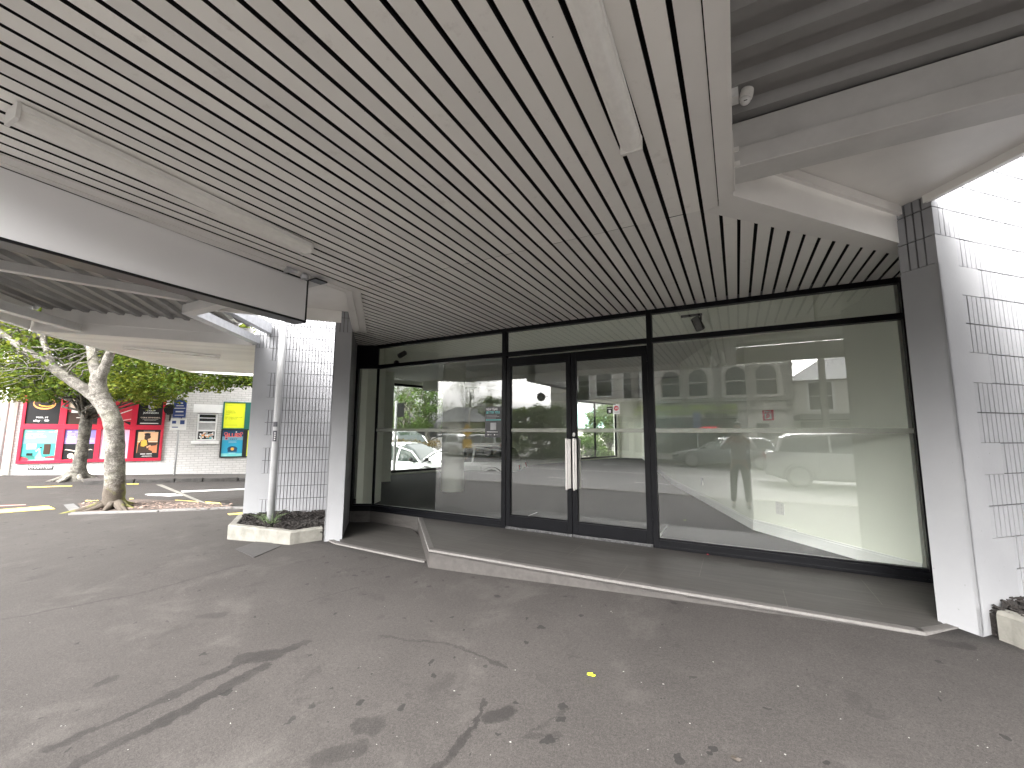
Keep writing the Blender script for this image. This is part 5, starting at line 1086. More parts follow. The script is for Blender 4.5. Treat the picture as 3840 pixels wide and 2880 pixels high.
for a, b in zip(pe[:-1], pe[1:]):
    d = (b-a); n_ = max(1, int(d.length/.9)); dd = d/n_; sd_ = Vector((dd.y, -dd.x, 0)).normalized()*.12
    for i in range(n_):
        p0_ = a+dd*i; p1_ = a+dd*(i+.985); mb.prism([p0_.xy, p1_.xy, (p1_+sd_).xy, (p0_+sd_).xy], min(p0_.z, p1_.z)-.1, (p0_.z+p1_.z)/2+.03)
struct(mb.build('kerb', mat('pale_concrete', (.13,.125,.12), .8, noise=(8, .25, 7)), bevel=.008))
strip_px('pavement', [q6(525, 425), q6(610, 415), q6(705, 488), q6(600, 505)], mat('slab_concrete', (.10,.10,.098), .8, noise=(8, .25, 7)), .010)
r = random.Random(14); mb = MB()
for i in range(520):
    u = r.random()**1.2; q_ = q6(680+u*1250, 455+r.uniform(-55, 30)*(1-u*.5)+(-5 if u < .5 else -0)); p_ = gp(*q_); a = r.uniform(0, 6.3); s_ = r.uniform(.015, .05)
    mb.add([(p_.x+s_*math.cos(a+k_*1.57)*(1 if k_ % 2 else .5), p_.y+s_*math.sin(a+k_*1.57)*(1 if k_ % 2 else .5), p_.z+.02+r.uniform(0, .02)) for k_ in range(4)], [(0, 1, 2, 3)])
o = mb.build('leaf_litter', mat('dry_litter', (.20,.145,.12), .8, noise=(4, .5))); tag(o, 'dry fallen leaves around the front tree', 'leaves', kind='stuff')

# ------------------------------------------------------------------ trees
def barkmat(name, dark, light, th=(.42, .56), foot=None):
    m, t, b, v = newmat(name)
    mpn = N(t, 'ShaderNodeMapping'); mpn.inputs['Scale'].default_value = (1, 1, 1.3); t.links.new(v, mpn.inputs[0])
    f1 = noisen(t, mpn.outputs[0], 7, 10, .7); f2 = noisen(t, mpn.outputs[0], 42, 5, .7); f3 = noisen(t, v, 2.0, 4)
    c_ = mixc(t, rng(t, f1, th[0], th[1]), dark, light); c_ = mixc(t, rng(t, f2, .46, .56, 0, .65), c_, (.055,.048,.04)); c_ = mixc(t, rng(t, f3, .5, .7, 0, .35), c_, (.15,.15,.10))
    if foot is not None:
        g = N(t, 'ShaderNodeNewGeometry'); sz = N(t, 'ShaderNodeSeparateXYZ'); t.links.new(g.outputs['Position'], sz.inputs[0]); h_ = mathn(t, 'ADD', sz.outputs[2], mathn(t, 'MULTIPLY', f1, .9)); c_ = mixc(t, rng(t, h_, foot+.55, foot+.25, 0, .9), c_, (.055,.042,.03)); c_ = mixc(t, mathn(t, 'MULTIPLY', rng(t, h_, foot+.45, foot+.2), rng(t, f3, .52, .6)), c_, (.13,.13,.03))
    t.links.new(c_, b.inputs['Base Color']); b.inputs['Roughness'].default_value = .9
    bp = N(t, 'ShaderNodeBump'); bp.inputs['Strength'].default_value = .9; bp.inputs['Distance'].default_value = .02; t.links.new(f2, bp.inputs['Height']); t.links.new(bp.outputs[0], b.inputs['Normal']); return m
M['bark'] = barkmat('lichen_bark', (.06,.054,.045), (.22,.208,.185), (.40, .56), .25); M['bark2'] = barkmat('grey_bark', (.06,.055,.048), (.20,.19,.165))
def leafmat(name, c0, c1, c2, tr=.35):
    m = bpy.data.materials.new(name); m.use_nodes = True; t = m.node_tree; t.nodes.remove(t.nodes['Principled BSDF'])
    g = N(t, 'ShaderNodeNewGeometry'); c = N(t, 'ShaderNodeTexCoord'); rp = N(t, 'ShaderNodeValToRGB'); rp.color_ramp.elements[0].color = (*c0, 1); rp.color_ramp.elements[1].color = (*c2, 1); e = rp.color_ramp.elements.new(.5); e.color = (*c1, 1)
    f_ = mathn(t, 'ADD', mathn(t, 'MULTIPLY', g.outputs['Random Per Island'], .45), rng(t, noisen(t, c.outputs['Object'], .55, 3), .3, .7, 0, .6)); t.links.new(f_, rp.inputs[0])
    d = N(t, 'ShaderNodeBsdfDiffuse'); tl = N(t, 'ShaderNodeBsdfTranslucent'); t.links.new(rp.outputs[0], d.inputs[0]); t.links.new(mixc(t, 1, rp.outputs[0], (1.5, 1.35, .7), 'MULTIPLY'), tl.inputs[0])
    ms = N(t, 'ShaderNodeMixShader'); ms.inputs[0].default_value = tr; t.links.new(d.outputs[0], ms.inputs[1]); t.links.new(tl.outputs[0], ms.inputs[2]); t.links.new(ms.outputs[0], t.nodes['Material Output'].inputs[0]); return m
M['leaf'] = leafmat('olive_leaves', (.027,.05,.014), (.075,.115,.026), (.23,.255,.055)); M['leafg'] = leafmat('green_leaves', (.03,.06,.02), (.06,.10,.03), (.12,.17,.05))
def leaves(mb, clumps, per, rr_, size, r):
    for (c, rad) in clumps:
        for _ in range(int(per*(rad/rr_)**1.5)):
            while True:
                v = Vector((r.uniform(-1, 1), r.uniform(-1, 1), r.uniform(-1, 1)))
                if v.length < 1: break
            p_ = c+Vector((v.x*rad, v.y*rad, v.z*rad*.62-abs(v.x*v.y)*rad*.3)); s_ = size*r.uniform(.55, 1.2)
            a = Vector((r.uniform(-1, 1), r.uniform(-1, 1), r.uniform(-.9, .35))).normalized(); n_ = Vector((r.uniform(-.8, .8), r.uniform(-.8, .8), 1)); b = a.cross(n_).normalized()*s_*.36; a = a*s_
            mb.add([p_, p_+a*.45+b, p_+a, p_+a*.45-b], [(0, 1, 2, 3)])
def branch(mb, a, b, r0, r1, r, n=6, wob=.12, seg=5):
    a, b = Vector(a), Vector(b); L_ = (b-a).length; pts = [a]
    for i in range(1, seg): pts.append(a.lerp(b, i/seg)+Vector((r.uniform(-1, 1), r.uniform(-1, 1), r.uniform(-.4, 1)))*wob*L_/seg)
    pts.append(b); mb.tube(pts, [r0+(r1-r0)*i/seg for i in range(seg+1)], n); return pts
VK = 3840/2212
def limb(mb, pts, k0, dk=0, n=14, r=None, sub=4):
    """smooth limb through V-pixel points (x, y, half width) at forward distance k0"""
    P = []; Rr = []
    for i, (x, y, h_) in enumerate(pts):
        k = k0+dk*i/(len(pts)-1); P.append(depth(x*VK, y*VK, k)); Rr.append(.88*h_*VK*k/F_PX/(1+((x*VK-1920)/F_PX)**2)**.5)
    P2, R2 = [], []
    for i in range(len(P)-1):
        p0_, p1_, p2_, p3_ = P[max(i-1, 0)], P[i], P[i+1], P[min(i+2, len(P)-1)]
        for j in range(sub):
            t_ = j/sub; P2.append(.5*((2*p1_)+(p2_-p0_)*t_+(2*p0_-5*p1_+4*p2_-p3_)*t_*t_+(3*p1_-p0_-3*p2_+p3_)*t_**3)); R2.append(Rr[i]+(Rr[i+1]-Rr[i])*t_)
    P2.append(P[-1]); R2.append(Rr[-1])
    if r: R2 = [q*(1+r.uniform(-.035, .035)) for q in R2]
    mb.tube(P2, R2, n, jitter=.03, rr=r); return P2, R2
r = random.Random(31)
tb = gp(430, 1905); k1 = (tb-CAM).dot(fw)
t1 = thing('street_tree', (tb.x, tb.y, tb.z), 'lichen covered street tree with bare twigs and forked grey limbs before the posters', 'tree')
mb = MB()
P0, R0 = limb(mb, [(243,1112,46),(244,1098,36),(246,1075,30),(248,1040,27.5),(248,990,26.5),(247,940,26.5),(243,908,26),(232,884,25),(219,862,26),(212,838,24),(213,812,21),(214,800,18)], k1, r=r)
LA, _ = limb(mb, [(228,882,20),(196,850,18.5),(160,826,17),(130,806,15.5),(100,786,14),(70,766,13),(40,746,11.5),(5,722,10),(-45,690,9),(-100,640,8),(-150,580,6)], k1, -.5, r=r)
LB, _ = limb(mb, [(213,822,17),(203,790,14.5),(198,755,13),(199,715,12),(204,665,10.5),(215,600,8),(220,520,6)], k1, .5, r=r)
LC, _ = limb(mb, [(214,822,17),(228,788,13.5),(240,758,12.5),(252,722,11.5),(272,670,10),(300,600,8),(330,520,5)], k1, -.3, r=r)
LD, _ = limb(mb, [(132,808,11),(112,782,10),(98,748,9),(84,712,8.5),(66,670,8),(40,600,6),(20,520,5)], k1-.15, .8, r=r)
tips = []
ce_ = (Q2-Q1).normalized(); cm_ = Vector((-ce_.y, ce_.x)); cm_ = cm_ if cm_.dot(tb.xy-Q1) > 0 else -cm_
def clear(p, m=.35): return p.z < 2.3 or (p.xy-Q1).dot(cm_) > m
for Ln, n0, cnt in ((LA, 8, 26), (LB, 6, 20), (LC, 6, 20), (LD, 5, 18)):
    for _ in range(cnt):
        i = r.randrange(n0, len(Ln)); a = Ln[i]; v = Vector((r.uniform(-1, 1), r.uniform(-1, 1), r.uniform(-.35, 1))).normalized()*r.uniform(.4, 1.3)
        if not clear(a+v*1.4, .5): continue
        pts = branch(mb, a, a+v, r.uniform(.012, .028), .006, r, 5, .5)
        for _ in range(4):
            b = pts[r.randrange(2, len(pts))]; v2 = (v.normalized()+Vector((r.uniform(-1, 1), r.uniform(-1, 1), r.uniform(-1, .6)))).normalized()*r.uniform(.2, .6); e_ = branch(mb, b, b+v2, .007, .002, r, 4, .5, 4); tips.append(e_[-1])
for _ in range(9):
    a = r.uniform(0, 6.28); b = Vector((tb.x+math.cos(a)*r.uniform(.4, .8), tb.y+math.sin(a)*r.uniform(.4, .8), tb.z-.02)); mb.tube([Vector((tb.x, tb.y, tb.z+.15)), Vector((tb.x, tb.y, tb.z)).lerp(b, .5)+Vector((0, 0, .05)), b], [.10, .05, .015], 8)
mb.build('trunk', M['bark'], t1, smooth=True)
mb = MB(); cl = [(tips[r.randrange(len(tips))]+Vector((0, 0, .3)), r.uniform(.25, .45)) for _ in range(34)]; cl = [q_ for q_ in cl if clear(q_[0], .8)]
hi = [(Vector((tb.x, tb.y, 0))+Vector((r.uniform(-3.8, .6), r.uniform(-3, 3), r.uniform(4.3, 7.2))), r.uniform(.5, .8)) for _ in range(60)]
hi = [q_ for q_ in hi if clear(q_[0], .9)]; leaves(mb, cl+hi, 60, .45, .085, r); mb.build('crown', M['leaf'], t1)
k2_ = 12.9; 
t2b = gp(*q6(630, 225)); k2_ = (t2b-CAM).dot(fw)
t2 = thing('street_tree', (t2b.x, t2b.y, t2b.z), 'leafy street tree with mossy flared base standing by the white wall behind the nearer trunk', 'tree')
mb = MB()
T2, _ = limb(mb, [(163,1036,48),(165,1026,32),(170,1008,20),(175,985,18),(180,950,17),(186,910,16.5),(193,870,16.5),(203,820,15),(214,775,14),(224,720,12),(230,650,9)], k2_, r=r)
for a in range(7):
    an = a*.9; b = Vector((t2b.x+math.cos(an)*.62, t2b.y+math.sin(an)*.62, t2b.z)); mb.tube([Vector((t2b.x, t2b.y, t2b.z+.3)), Vector((t2b.x, t2b.y, t2b.z+.02)).lerp(b, .5)+Vector((0,0,.08)), b], [.12, .07, .02], 8)
clumps = []
def low(x):
    pts = [(-60, 868), (20, 868), (90, 880), (150, 872), (200, 868), (260, 868), (300, 876), (335, 890), (370, 868), (420, 852), (470, 850), (520, 838), (560, 838)]
    for (a, b), (c, d) in zip(pts[:-1], pts[1:]):
        if a <= x <= c: return b+(d-b)*(x-a)/(c-a)
    return 850
for i in range(400):
    x = r.uniform(-60, 560); lo = low(x); kk = k2_*r.uniform(.80, 1.08)
    if x > 440: kk = k2_*r.uniform(.86, .98)
    rad = r.uniform(.28, .52); y = lo-rad*F_PX/kk/VK*.62-r.random()**1.3*230
    if x > 300 and y < lo-95 and r.random() < .45: continue
    if x > 470 and r.random() < .25: continue
    clumps.append((depth(x*VK, y*VK, kk), rad))
c2 = Vector((t2b.x, t2b.y, 0))
for i in range(120):
    a = r.uniform(0, 6.28); q = 4.2*math.sqrt(r.random()); z = r.uniform(4.2, 8.2); q *= max(.25, 1-((z-5)/4.2)**2); clumps.append((c2+Vector((q*math.cos(a), q*math.sin(a), z)), r.uniform(.5, .9)))
for c, rad in clumps:
    if r.random() < .5:
        a = T2[r.randrange(len(T2)//2, len(T2))]
        if c.z > a.z-1.2: branch(mb, a, c, .035, .008, r, 5, .35, 6)
mb.build('trunk', M['bark2'], t2, smooth=True)
mb = MB(); leaves(mb, clumps, 150, .45, .105, r); mb.build('crown', M['leaf'], t2)
def simple_tree(lbl, base, h, rad, seed, name='street_tree', leafm='leafg', per=70, n=46, grp=None, size=.16, z0=.35):
    r = random.Random(seed); b = Vector(base); t = thing(name, b.to_tuple(), lbl, 'tree', grp); mb = MB(); top = b+Vector((r.uniform(-.3, .3), r.uniform(-.3, .3), h*.75)); pts = branch(mb, b-Vector((0, 0, .3)), top, rad*.09+.05, .04, r, 10, .10, 6)
    cl = []
    for i in range(n):
        a = r.uniform(0, 6.28); v = r.random(); q = rad*math.sqrt(r.random())*(math.sin(math.pi*(.12+.86*v))**.6); c = b+Vector((q*math.cos(a), q*math.sin(a), h*(z0+(1-z0)*v))); cl.append((c, r.uniform(.16, .30)*rad))
        if i % 2 == 0: branch(mb, pts[r.randrange(2, 6)], c, .05, .01, r, 5, .3, 4)
    mb.build('trunk', M['bark2'], t, smooth=True); mb = MB(); leaves(mb, cl, per, .25*rad, size, r); mb.build('crown', M[leafm], t); return t

# ------------------------------------------------------------------ cars
def paint(n, c, rough=.25): return mat(n, c, rough, spec=.6, coat=.6, noise=(2, .03))
M['carwhite'] = paint('white_car_paint', (.72,.73,.74)); M['cargrey'] = paint('grey_car_paint', (.13,.14,.15)); M['tyre'] = mat('tyre_rubber', (.009,.009,.009), .8, noise=(30, .3)); M['rim'] = mat('alloy_rim', (.45,.45,.46), .3, metal=.8, noise=(20, .1))
M['lamp'] = mat('headlamp_glass', (.55,.56,.58), .1, spec=.9, noise=(20, .2)); M['taillamp'] = mat('tail_lamp', (.35,.02,.02), .2, noise=(20, .2))
def interp(pts, x):
    for (a, b), (c, d) in zip(pts[:-1], pts[1:]):
        if a <= x <= c: return b+(d-b)*(x-a)/(c-a)
    return pts[0][1] if x < pts[0][0] else pts[-1][1]
def make_car(lbl, paint_m, L_=4.5, H=1.65, belt=1.0, W_=1.82, grp=None, loc=(0, 0, 0), rz=0, name='parked_car'):
    t = thing(name, (0, 0, 0), lbl, 'car', grp); h = L_/2; hw = W_/2
    bt = [(-h, .62), (-h+.05, belt-.02), (-h+.4, belt+.03), (.7, belt-.02), (1.15, belt-.06), (h-.35, belt-.20), (h-.08, belt-.34), (h, .55)]
    wx = [(-h, .80), (-h+.15, .95), (-h+.6, 1), (h-.8, 1), (h-.25, .92), (h, .74)]
    xs = [-h, -h+.05, -h+.15, -h+.4, -h+.8, -.9, -.4, 0, .4, .7, 1.0, 1.15, 1.5, h-.5, h-.35, h-.15, h-.08, h]
    mb = MB(); k = 0; vs = []
    wr, wxs = .34, (-h+.85, h-.88)
    for x in xs:
        b_ = interp(bt, x); f_ = interp(wx, x)*hw; zl = .24 if abs(x) < h-.2 else .34
        prof = [(f_*.90, zl), (f_*.985, zl+.10), (f_, zl+.32), (f_*.995, b_-.12), (f_*.95, b_-.015), (f_*.80, b_+.012), (0, b_+.03)]
        full = prof+[(-y, z) for y, z in prof[:-1]][::-1]; k = len(full); vs += [(x, y, z) for y, z in full]
    n = len(xs); mb.add(vs, [(i*k+j, i*k+(j+1) % k, (i+1)*k+(j+1) % k, (i+1)*k+j) for i in range(n-1) for j in range(k)]+[tuple(range(k))[::-1], tuple(range((n-1)*k, n*k))]); mb.build('body', paint_m, t, smooth=True)
    ht = [(-h+.22, belt+.03), (-h+.42, H-.16), (-h+.75, H-.03), (-.3, H), (.25, H-.05), (.62, H-.22), (1.12, belt-.02)]
    xg = [a for a, _ in ht]; mb = MB(); vs = []; gl = MB()
    for x in xg:
        zt = interp(ht, x); zb = interp(bt, x)-.02; u = max(0, min(1, (zt-zb)/(H-belt))); yb = interp(wx, x)*hw*.955; yt = yb-.26*u
        vs += [(x, yb, zb), (x, yt, zt-.05*u), (x, yt*.82, zt), (x, -yt*.82, zt), (x, -yt, zt-.05*u), (x, -yb, zb)]
    k = 6; n = len(xg); fs = [(i*k+j, (i+1)*k+j, (i+1)*k+j+1, i*k+j+1) for i in range(n-1) for j in range(k-1)]; mb.add(vs, fs); gh = mb.build('greenhouse', M['carglass'], t, smooth=False)
    mb = MB()   # roof skin and pillars proud of the glass
    roofx = xg[1:5]
    rv = []
    for x in roofx:
        zt = interp(ht, x)+.012; zb = interp(bt, x)-.02; u = max(0, min(1, (zt-zb)/(H-belt))); yb = interp(wx, x)*hw*.955; yt = yb-.26*u+.012; rv += [(x, yt, zt-.07*u), (x, yt*.82, zt), (x, -yt*.82, zt), (x, -yt, zt-.07*u)]
    m_ = len(roofx); mb.add(rv, [(i*4+j, (i+1)*4+j, (i+1)*4+j+1, i*4+j+1) for i in range(m_-1) for j in range(3)])
    for sgn in (1, -1):
        def gpt(x, u_):
            zt = interp(ht, x)-.05; zb = interp(bt, x)-.02; u = max(0, min(1, (zt-zb)/(H-belt))); yb = interp(wx, x)*hw*.955; yt = yb-.26*u; return Vector((x, sgn*(yb+(yt-yb)*u_+.008), zb+(zt-zb)*u_))
        for xa, xb, w__ in ((-h+.30, -h+.47, .13), (-.75, -.75, .06), (.15, .15, .06), (1.08, .62, .07)):
            a, b = gpt(xa, 0.02), gpt(xb, 1.0); mb.beam(a, b, .02, w__, (1, 0, 0)) if abs(xa-xb) < .01 else mb.tube([a, b], w__/2, 6)
        a, b = gpt(.62, 1), gpt(-h+.45, 1); mb.tube([a, gpt(-.3, 1), b], .025, 6)
    mb.build('roof_panel', paint_m, t)
    for sgn in (1, -1):
        for x in wxs:
            w_ = MB(); w_.lathe([(wr-.1, -.10), (wr-.02, -.10), (wr, -.07), (wr, .07), (wr-.02, .10), (wr-.1, .10)], (x, sgn*(hw-.10), wr), 24, M=Matrix.Rotation(R(90), 3, 'X')); wo = w_.build('wheel', M['tyre'], t, smooth=True)
            w2_ = MB(); w2_.lathe([(wr-.09, .0), (wr-.09, .02)], (x, sgn*(hw-.10)+sgn*.09, wr), 20, M=Matrix.Rotation(R(90)*sgn*-1, 3, 'X'))
            for q in range(5): a = q*1.2566; w2_.beam((x, sgn*(hw+.012), wr), (x+.22*math.cos(a), sgn*(hw+.012), wr+.22*math.sin(a)), .05, .02, (0, 1, 0))
            w2_.build('rim', M['rim'], wo)
            a_ = MB(); a_.tube([(x+(wr+.05)*math.cos(R(d_)), sgn*(hw-.045), wr+(wr+.05)*math.sin(R(d_))) for d_ in range(-10, 191, 20)], .045, 6); a_.build('wheel_arch', M['blackplastic'], t)
        hl = MB(); hl.lathe([(.02, -.09), (.07, -.05), (.075, .05), (.02, .09)], (h-.16, sgn*(hw*.72), belt-.33), 12, M=Matrix.Rotation(R(90), 3, 'X')); hl.build('headlight', M['lamp'], t, smooth=True)
        tl_ = MB(); tl_.box((-h-.012, sgn*hw*.62-.12, belt-.24), (-h+.06, sgn*hw*.62+.12, belt-.08)); tl_.build('tail_light', M['taillamp'], t, bevel=.02)
        mi = MB(); mi.lathe([(.03, -.08), (.065, -.05), (.065, .05), (.03, .08)], (.78, sgn*(hw+.06), belt+.05), 10, M=Matrix.Rotation(R(90), 3, 'X')); mi.build('mirror', M['blackplastic'], t, smooth=True)
        hd = MB()
        for x in (-.60, .35): hd.box((x-.08, sgn*(hw)-.004, belt-.16), (x+.08, sgn*(hw)+.012, belt-.135))
        hd.build('door_handle', paint_m, t)
        sl = MB()
        for x in (-1.05, -.28, .70): sl.box((x-.004, sgn*hw-.012, .42), (x+.004, sgn*hw+.0005, belt-.13))
        sl.build('door_gap', M['blackplastic'], t)
    bp = MB(); bp.box((h-.06, -.45, .42), (h+.008, .45, .58)); bp.build('grille', M['blackplastic'], t, bevel=.01)
    t.location = loc; t.rotation_euler = (0, 0, rz); return t
def at(x, y): return (x, y, G(x, y))
gk = .6029
def gl_(x, y): return (1250+x*gk, 1150+y*gk)
c1p = depth(*gl_(462, 1010), 14.6); make_car('white hatchback parked outside the left shop window, nearest the glass', M['carwhite'], 4.3, 1.48, .92, loc=at(c1p.x, c1p.y), rz=R(8), grp='cars seen through the shop')
c2p = depth(*gl_(650, 1020), 14.2); make_car('white low car with a long bonnet partly hidden by the round column', M['carwhite'], 4.5, 1.42, .88, loc=at(c2p.x+.6, c2p.y+.4), rz=R(196), grp='cars seen through the shop')
c3p = depth(*gl_(450, 840), 23); zz = G(c3p.x, c3p.y)
make_car('white four wheel drive parked behind the brown hedge', M['carwhite'], 4.8, 1.85, 1.12, 1.92, loc=(c3p.x, c3p.y, min(-.55, zz+.6)), rz=R(-25), grp='cars seen through the shop')
M['hedgeleaf'] = leafmat('brown_hedge_leaves', (.05,.045,.02), (.10,.07,.03), (.12,.14,.04)); M['timber'] = mat('weathered_timber', (.30,.27,.23), .85, noise=(6, .25, 7))
hp0, hp1 = depth(*gl_(375, 900), 19), depth(*gl_(585, 905), 19)
r = random.Random(8); mb = MB(); cl = []
for i in range(90):
    u = r.random(); p_ = hp0.lerp(hp1, u); cl.append((Vector((p_.x+r.uniform(-.5, .5), p_.y+r.uniform(-.5, .5), p_.z+r.uniform(-.75, .42))), .34))
leaves(mb, cl, 110, .34, .09, r); hz = (hp0+hp1)/2
hob = thing('hedge', (hz.x, hz.y, -1.2), 'brownish clipped hedge between the white cars, seen through the left window', 'hedge'); mb.build('foliage', M['hedgeleaf'], hob)
mb = MB()
for i in range(10): q = hp0.lerp(hp1, (i+.5)/10); mb.tube([(q.x, q.y, -1.25), (q.x+r.uniform(-.1, .1), q.y, q.z)], .02, 5)
mb.build('stems', M['bark2'], hob)
sp_ = depth(*gl_(385, 800), 12.5); t = thing('street_sign', (sp_.x, sp_.y, -.9), 'pale slim post with a dark sign seen through the window before the white cars', 'sign'); mb = MB(); mb.tube([(sp_.x, sp_.y, -1.2), (sp_.x, sp_.y, onP(*gl_(397, 585), sp_, fw).z)], .045, 12); mb.build('post', M['pole'], t, smooth=True); zt_ = onP(*gl_(397, 600), sp_, fw).z; mb = MB(); mb.box((sp_.x+.06, sp_.y-.02, zt_-.42), (sp_.x+.32, sp_.y, zt_)); mb.build('sign_panel', M['ink'], t)
fp0, fp1 = depth(*gl_(560, 900), 18.6), depth(*gl_(680, 900), 21); ft = thing('paling_fence', (fp0.x, fp0.y, -1.2), 'low weathered timber paling fence at the end of the hedge', 'fence'); mb = MB(); n = 26
for i in range(n): p_ = fp0.lerp(fp1, i/n); mb.box((p_.x-.045, p_.y-.01, -1.3), (p_.x+.045, p_.y+.01, p_.z+.05+.02*(i % 3)))
mb.build('paling', M['timber'], ft); mb = MB(); mb.beam((fp0.x, fp0.y+.03, -.75), (fp1.x, fp1.y+.03, -.75), .04, .08); mb.beam((fp0.x, fp0.y+.03, -.25), (fp1.x, fp1.y+.03, -.25), .04, .08); mb.build('fence_rail', M['timber'], ft)
tp_ = depth(*gl_(450, 900), 27); simple_tree('tall olive tree behind the parked cars left of the round column', (tp_.x, tp_.y, -1.2), 6.6, 2.8, 3, per=150, n=60, grp='trees behind the car park', name='broadleaf_tree')
tp_ = depth(*gl_(590, 900), 31); simple_tree('darker tree behind the parked cars next to the round column', (tp_.x, tp_.y, -1.2), 7.2, 2.6, 4, per=130, n=50, grp='trees behind the car park', name='broadleaf_tree')
dk_ = .5728
def dd_(x, y): return (1850+x*dk_, 1150+y*dk_)
tp_ = depth(*dd_(750, 900), 27); simple_tree('bright green bushy tree beyond the rear window of the shop', (tp_.x, tp_.y, -1.15), 4.1, 1.9, 6, per=170, n=60, grp='trees beyond the rear window', name='broadleaf_tree', z0=.05)
tp_ = depth(*dd_(610, 950), 25); simple_tree('low light green bush beyond the left part of the rear window', (tp_.x, tp_.y, -1.15), 2.1, 1.6, 7, per=150, n=40, grp='trees beyond the rear window', name='bush', z0=.05)
M['tealroof'] = mat('pale_teal_roof', (.35,.52,.50), .5, noise=(3, .05)); M['weather'] = None
def weatherboard():
    m, t, b, v = newmat('cream_weatherboard'); g = N(t, 'ShaderNodeNewGeometry'); s_ = N(t, 'ShaderNodeSeparateXYZ'); t.links.new(g.outputs['Position'], s_.inputs[0])
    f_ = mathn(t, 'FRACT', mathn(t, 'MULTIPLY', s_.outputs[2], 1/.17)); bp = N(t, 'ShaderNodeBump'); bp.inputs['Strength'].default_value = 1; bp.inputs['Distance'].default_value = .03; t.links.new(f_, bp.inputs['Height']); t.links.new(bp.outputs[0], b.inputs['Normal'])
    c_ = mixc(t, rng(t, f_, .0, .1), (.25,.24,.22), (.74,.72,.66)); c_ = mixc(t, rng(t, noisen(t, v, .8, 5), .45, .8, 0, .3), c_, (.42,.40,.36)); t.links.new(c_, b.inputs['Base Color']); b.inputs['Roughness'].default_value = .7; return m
M['weather'] = weatherboard(); M['stucco'] = mat('grey_cream_stucco', (.62,.60,.56), .8, noise=(1.4, .14, 8), bump=(12, .15, .01)); M['stuccodark'] = mat('stained_moulding', (.27,.26,.24), .8, noise=(4, .25, 7)); M['awning'] = mat('dark_awning', (.035,.04,.042), .7, noise=(4, .25)); M['slate'] = mat('grey_roofing', (.16,.165,.175), .7, noise=(3, .2))
hb = depth(*dd_(560, 800), 36); t = thing('house', (hb.x, hb.y, -1.2), 'house with a pale teal gabled roof beyond the rear window', 'house')
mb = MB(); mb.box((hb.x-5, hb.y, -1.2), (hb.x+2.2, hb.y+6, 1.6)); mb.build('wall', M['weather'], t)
mb = MB(); x0, x1, y0, y1 = hb.x-5.3, hb.x+2.5, hb.y-.3, hb.y+6.3; mb.add([(x0,y0,1.6),(x1,y0,1.6),(x1,y1,1.6),(x0,y1,1.6),(x0+.1,(y0+y1)/2,3.9),(x1-2.8,(y0+y1)/2,3.9)], [(0,1,5,4),(1,2,5),(2,3,4,5),(3,0,4),(3,2,1,0)]); mb.build('roof', M['tealroof'], t)

# ------------------------------------------------------------------ the other side of the main street (seen in the glass)
def mir(p): return Vector((p.x, -p.y, p.z))
def vr(x, y, d): return mir(onY(2400+x*.7234, 1000+y*.7234, d))
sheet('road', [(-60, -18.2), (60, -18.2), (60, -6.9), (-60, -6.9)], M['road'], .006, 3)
mb = MB()
for y0, y1, kh_ in ((-6.9, -6.72, .012), (-18.38, -18.2, .10)):
    for i in range(60):
        x = -60+i*2; mb.prism([V2(x, y0), V2(x+1.98, y0), V2(x+1.98, y1), V2(x, y1)], -.6, G(x+1, (y0+y1)/2)+kh_)
struct(mb.build('kerb', M['concrete']))
for y, w_, dash in ((-12.4, .1, 0), (-9.1, .1, 1), (-16.0, .1, 1)):
    mb = MB()
    for i in range(40):
        x = -60+i*3; ln = 2.98 if not dash else 1.4; mb.add([(x, y, G(x, y)+.012), (x+ln, y, G(x+ln, y)+.012), (x+ln, y+w_, G(x+ln, y+w_)+.012), (x, y+w_, G(x, y+w_)+.012)], [(0,1,2,3)])
    struct(mb.build('road_marking', M['roadwhite']))
D2 = 22.0
def arch(mb, cx, z0, z1, w_, y, d, mi=0, n=12):
    pts = [(cx-w_/2, z0), (cx+w_/2, z0)]+[(cx+w_/2*math.cos(math.pi*i/n), z1-w_/2+w_/2*math.sin(math.pi*i/n)) for i in range(n+1)]; m_ = len(pts)
    mb.add([(a, y, b) for a, b in pts]+[(a, y+d, b) for a, b in pts], [tuple(range(m_))[::-1], tuple(range(m_, 2*m_))]+[(i, (i+1) % m_, m_+(i+1) % m_, m_+i) for i in range(m_)], mi)
zt = vr(400, 470, D2).z; xL_, xR_ = vr(-40, 500, D2).x, vr(775, 500, D2).x
ab = thing('arched_building', ((xL_+xR_)/2, -D2, -.36), 'old two storey stucco building with a row of arched upper windows across the street', 'building')
wz = [(vr(160, 540, D2), vr(160, 680, D2)), (vr(300, 530, D2), vr(300, 675, D2)), (vr(495, 515, D2), vr(495, 670, D2)), (vr(652, 505, D2), vr(652, 665, D2))]
mb = MB(); mb.box((xL_, -D2-8, -.6), (xR_, -D2, zt+.3)); mb.build('wall', M['stucco'], ab)
for a, b in wz:
    cx = (a.x+b.x)/2; mb = MB(); arch(mb, cx, b.z, a.z, 1.12, -D2+.0, .10); fo = mb.build('window_frame', M['stuccodark'], ab); mb = MB(); arch(mb, cx, b.z+.06, a.z-.07, .96, -D2+.08, .03); mb.build('pane', M['dkglass'], fo)
    mb = MB(); mb.box((cx-.48, -D2+.105, (a.z+b.z)/2-.03), (cx+.48, -D2+.13, (a.z+b.z)/2+.02)); mb.box((cx-.62, -D2+.005, b.z-.12), (cx+.62, -D2+.28, b.z-.005)); mb.build('sill', M['stucco'], fo)
mb = MB(); zc = wz[1][1].z
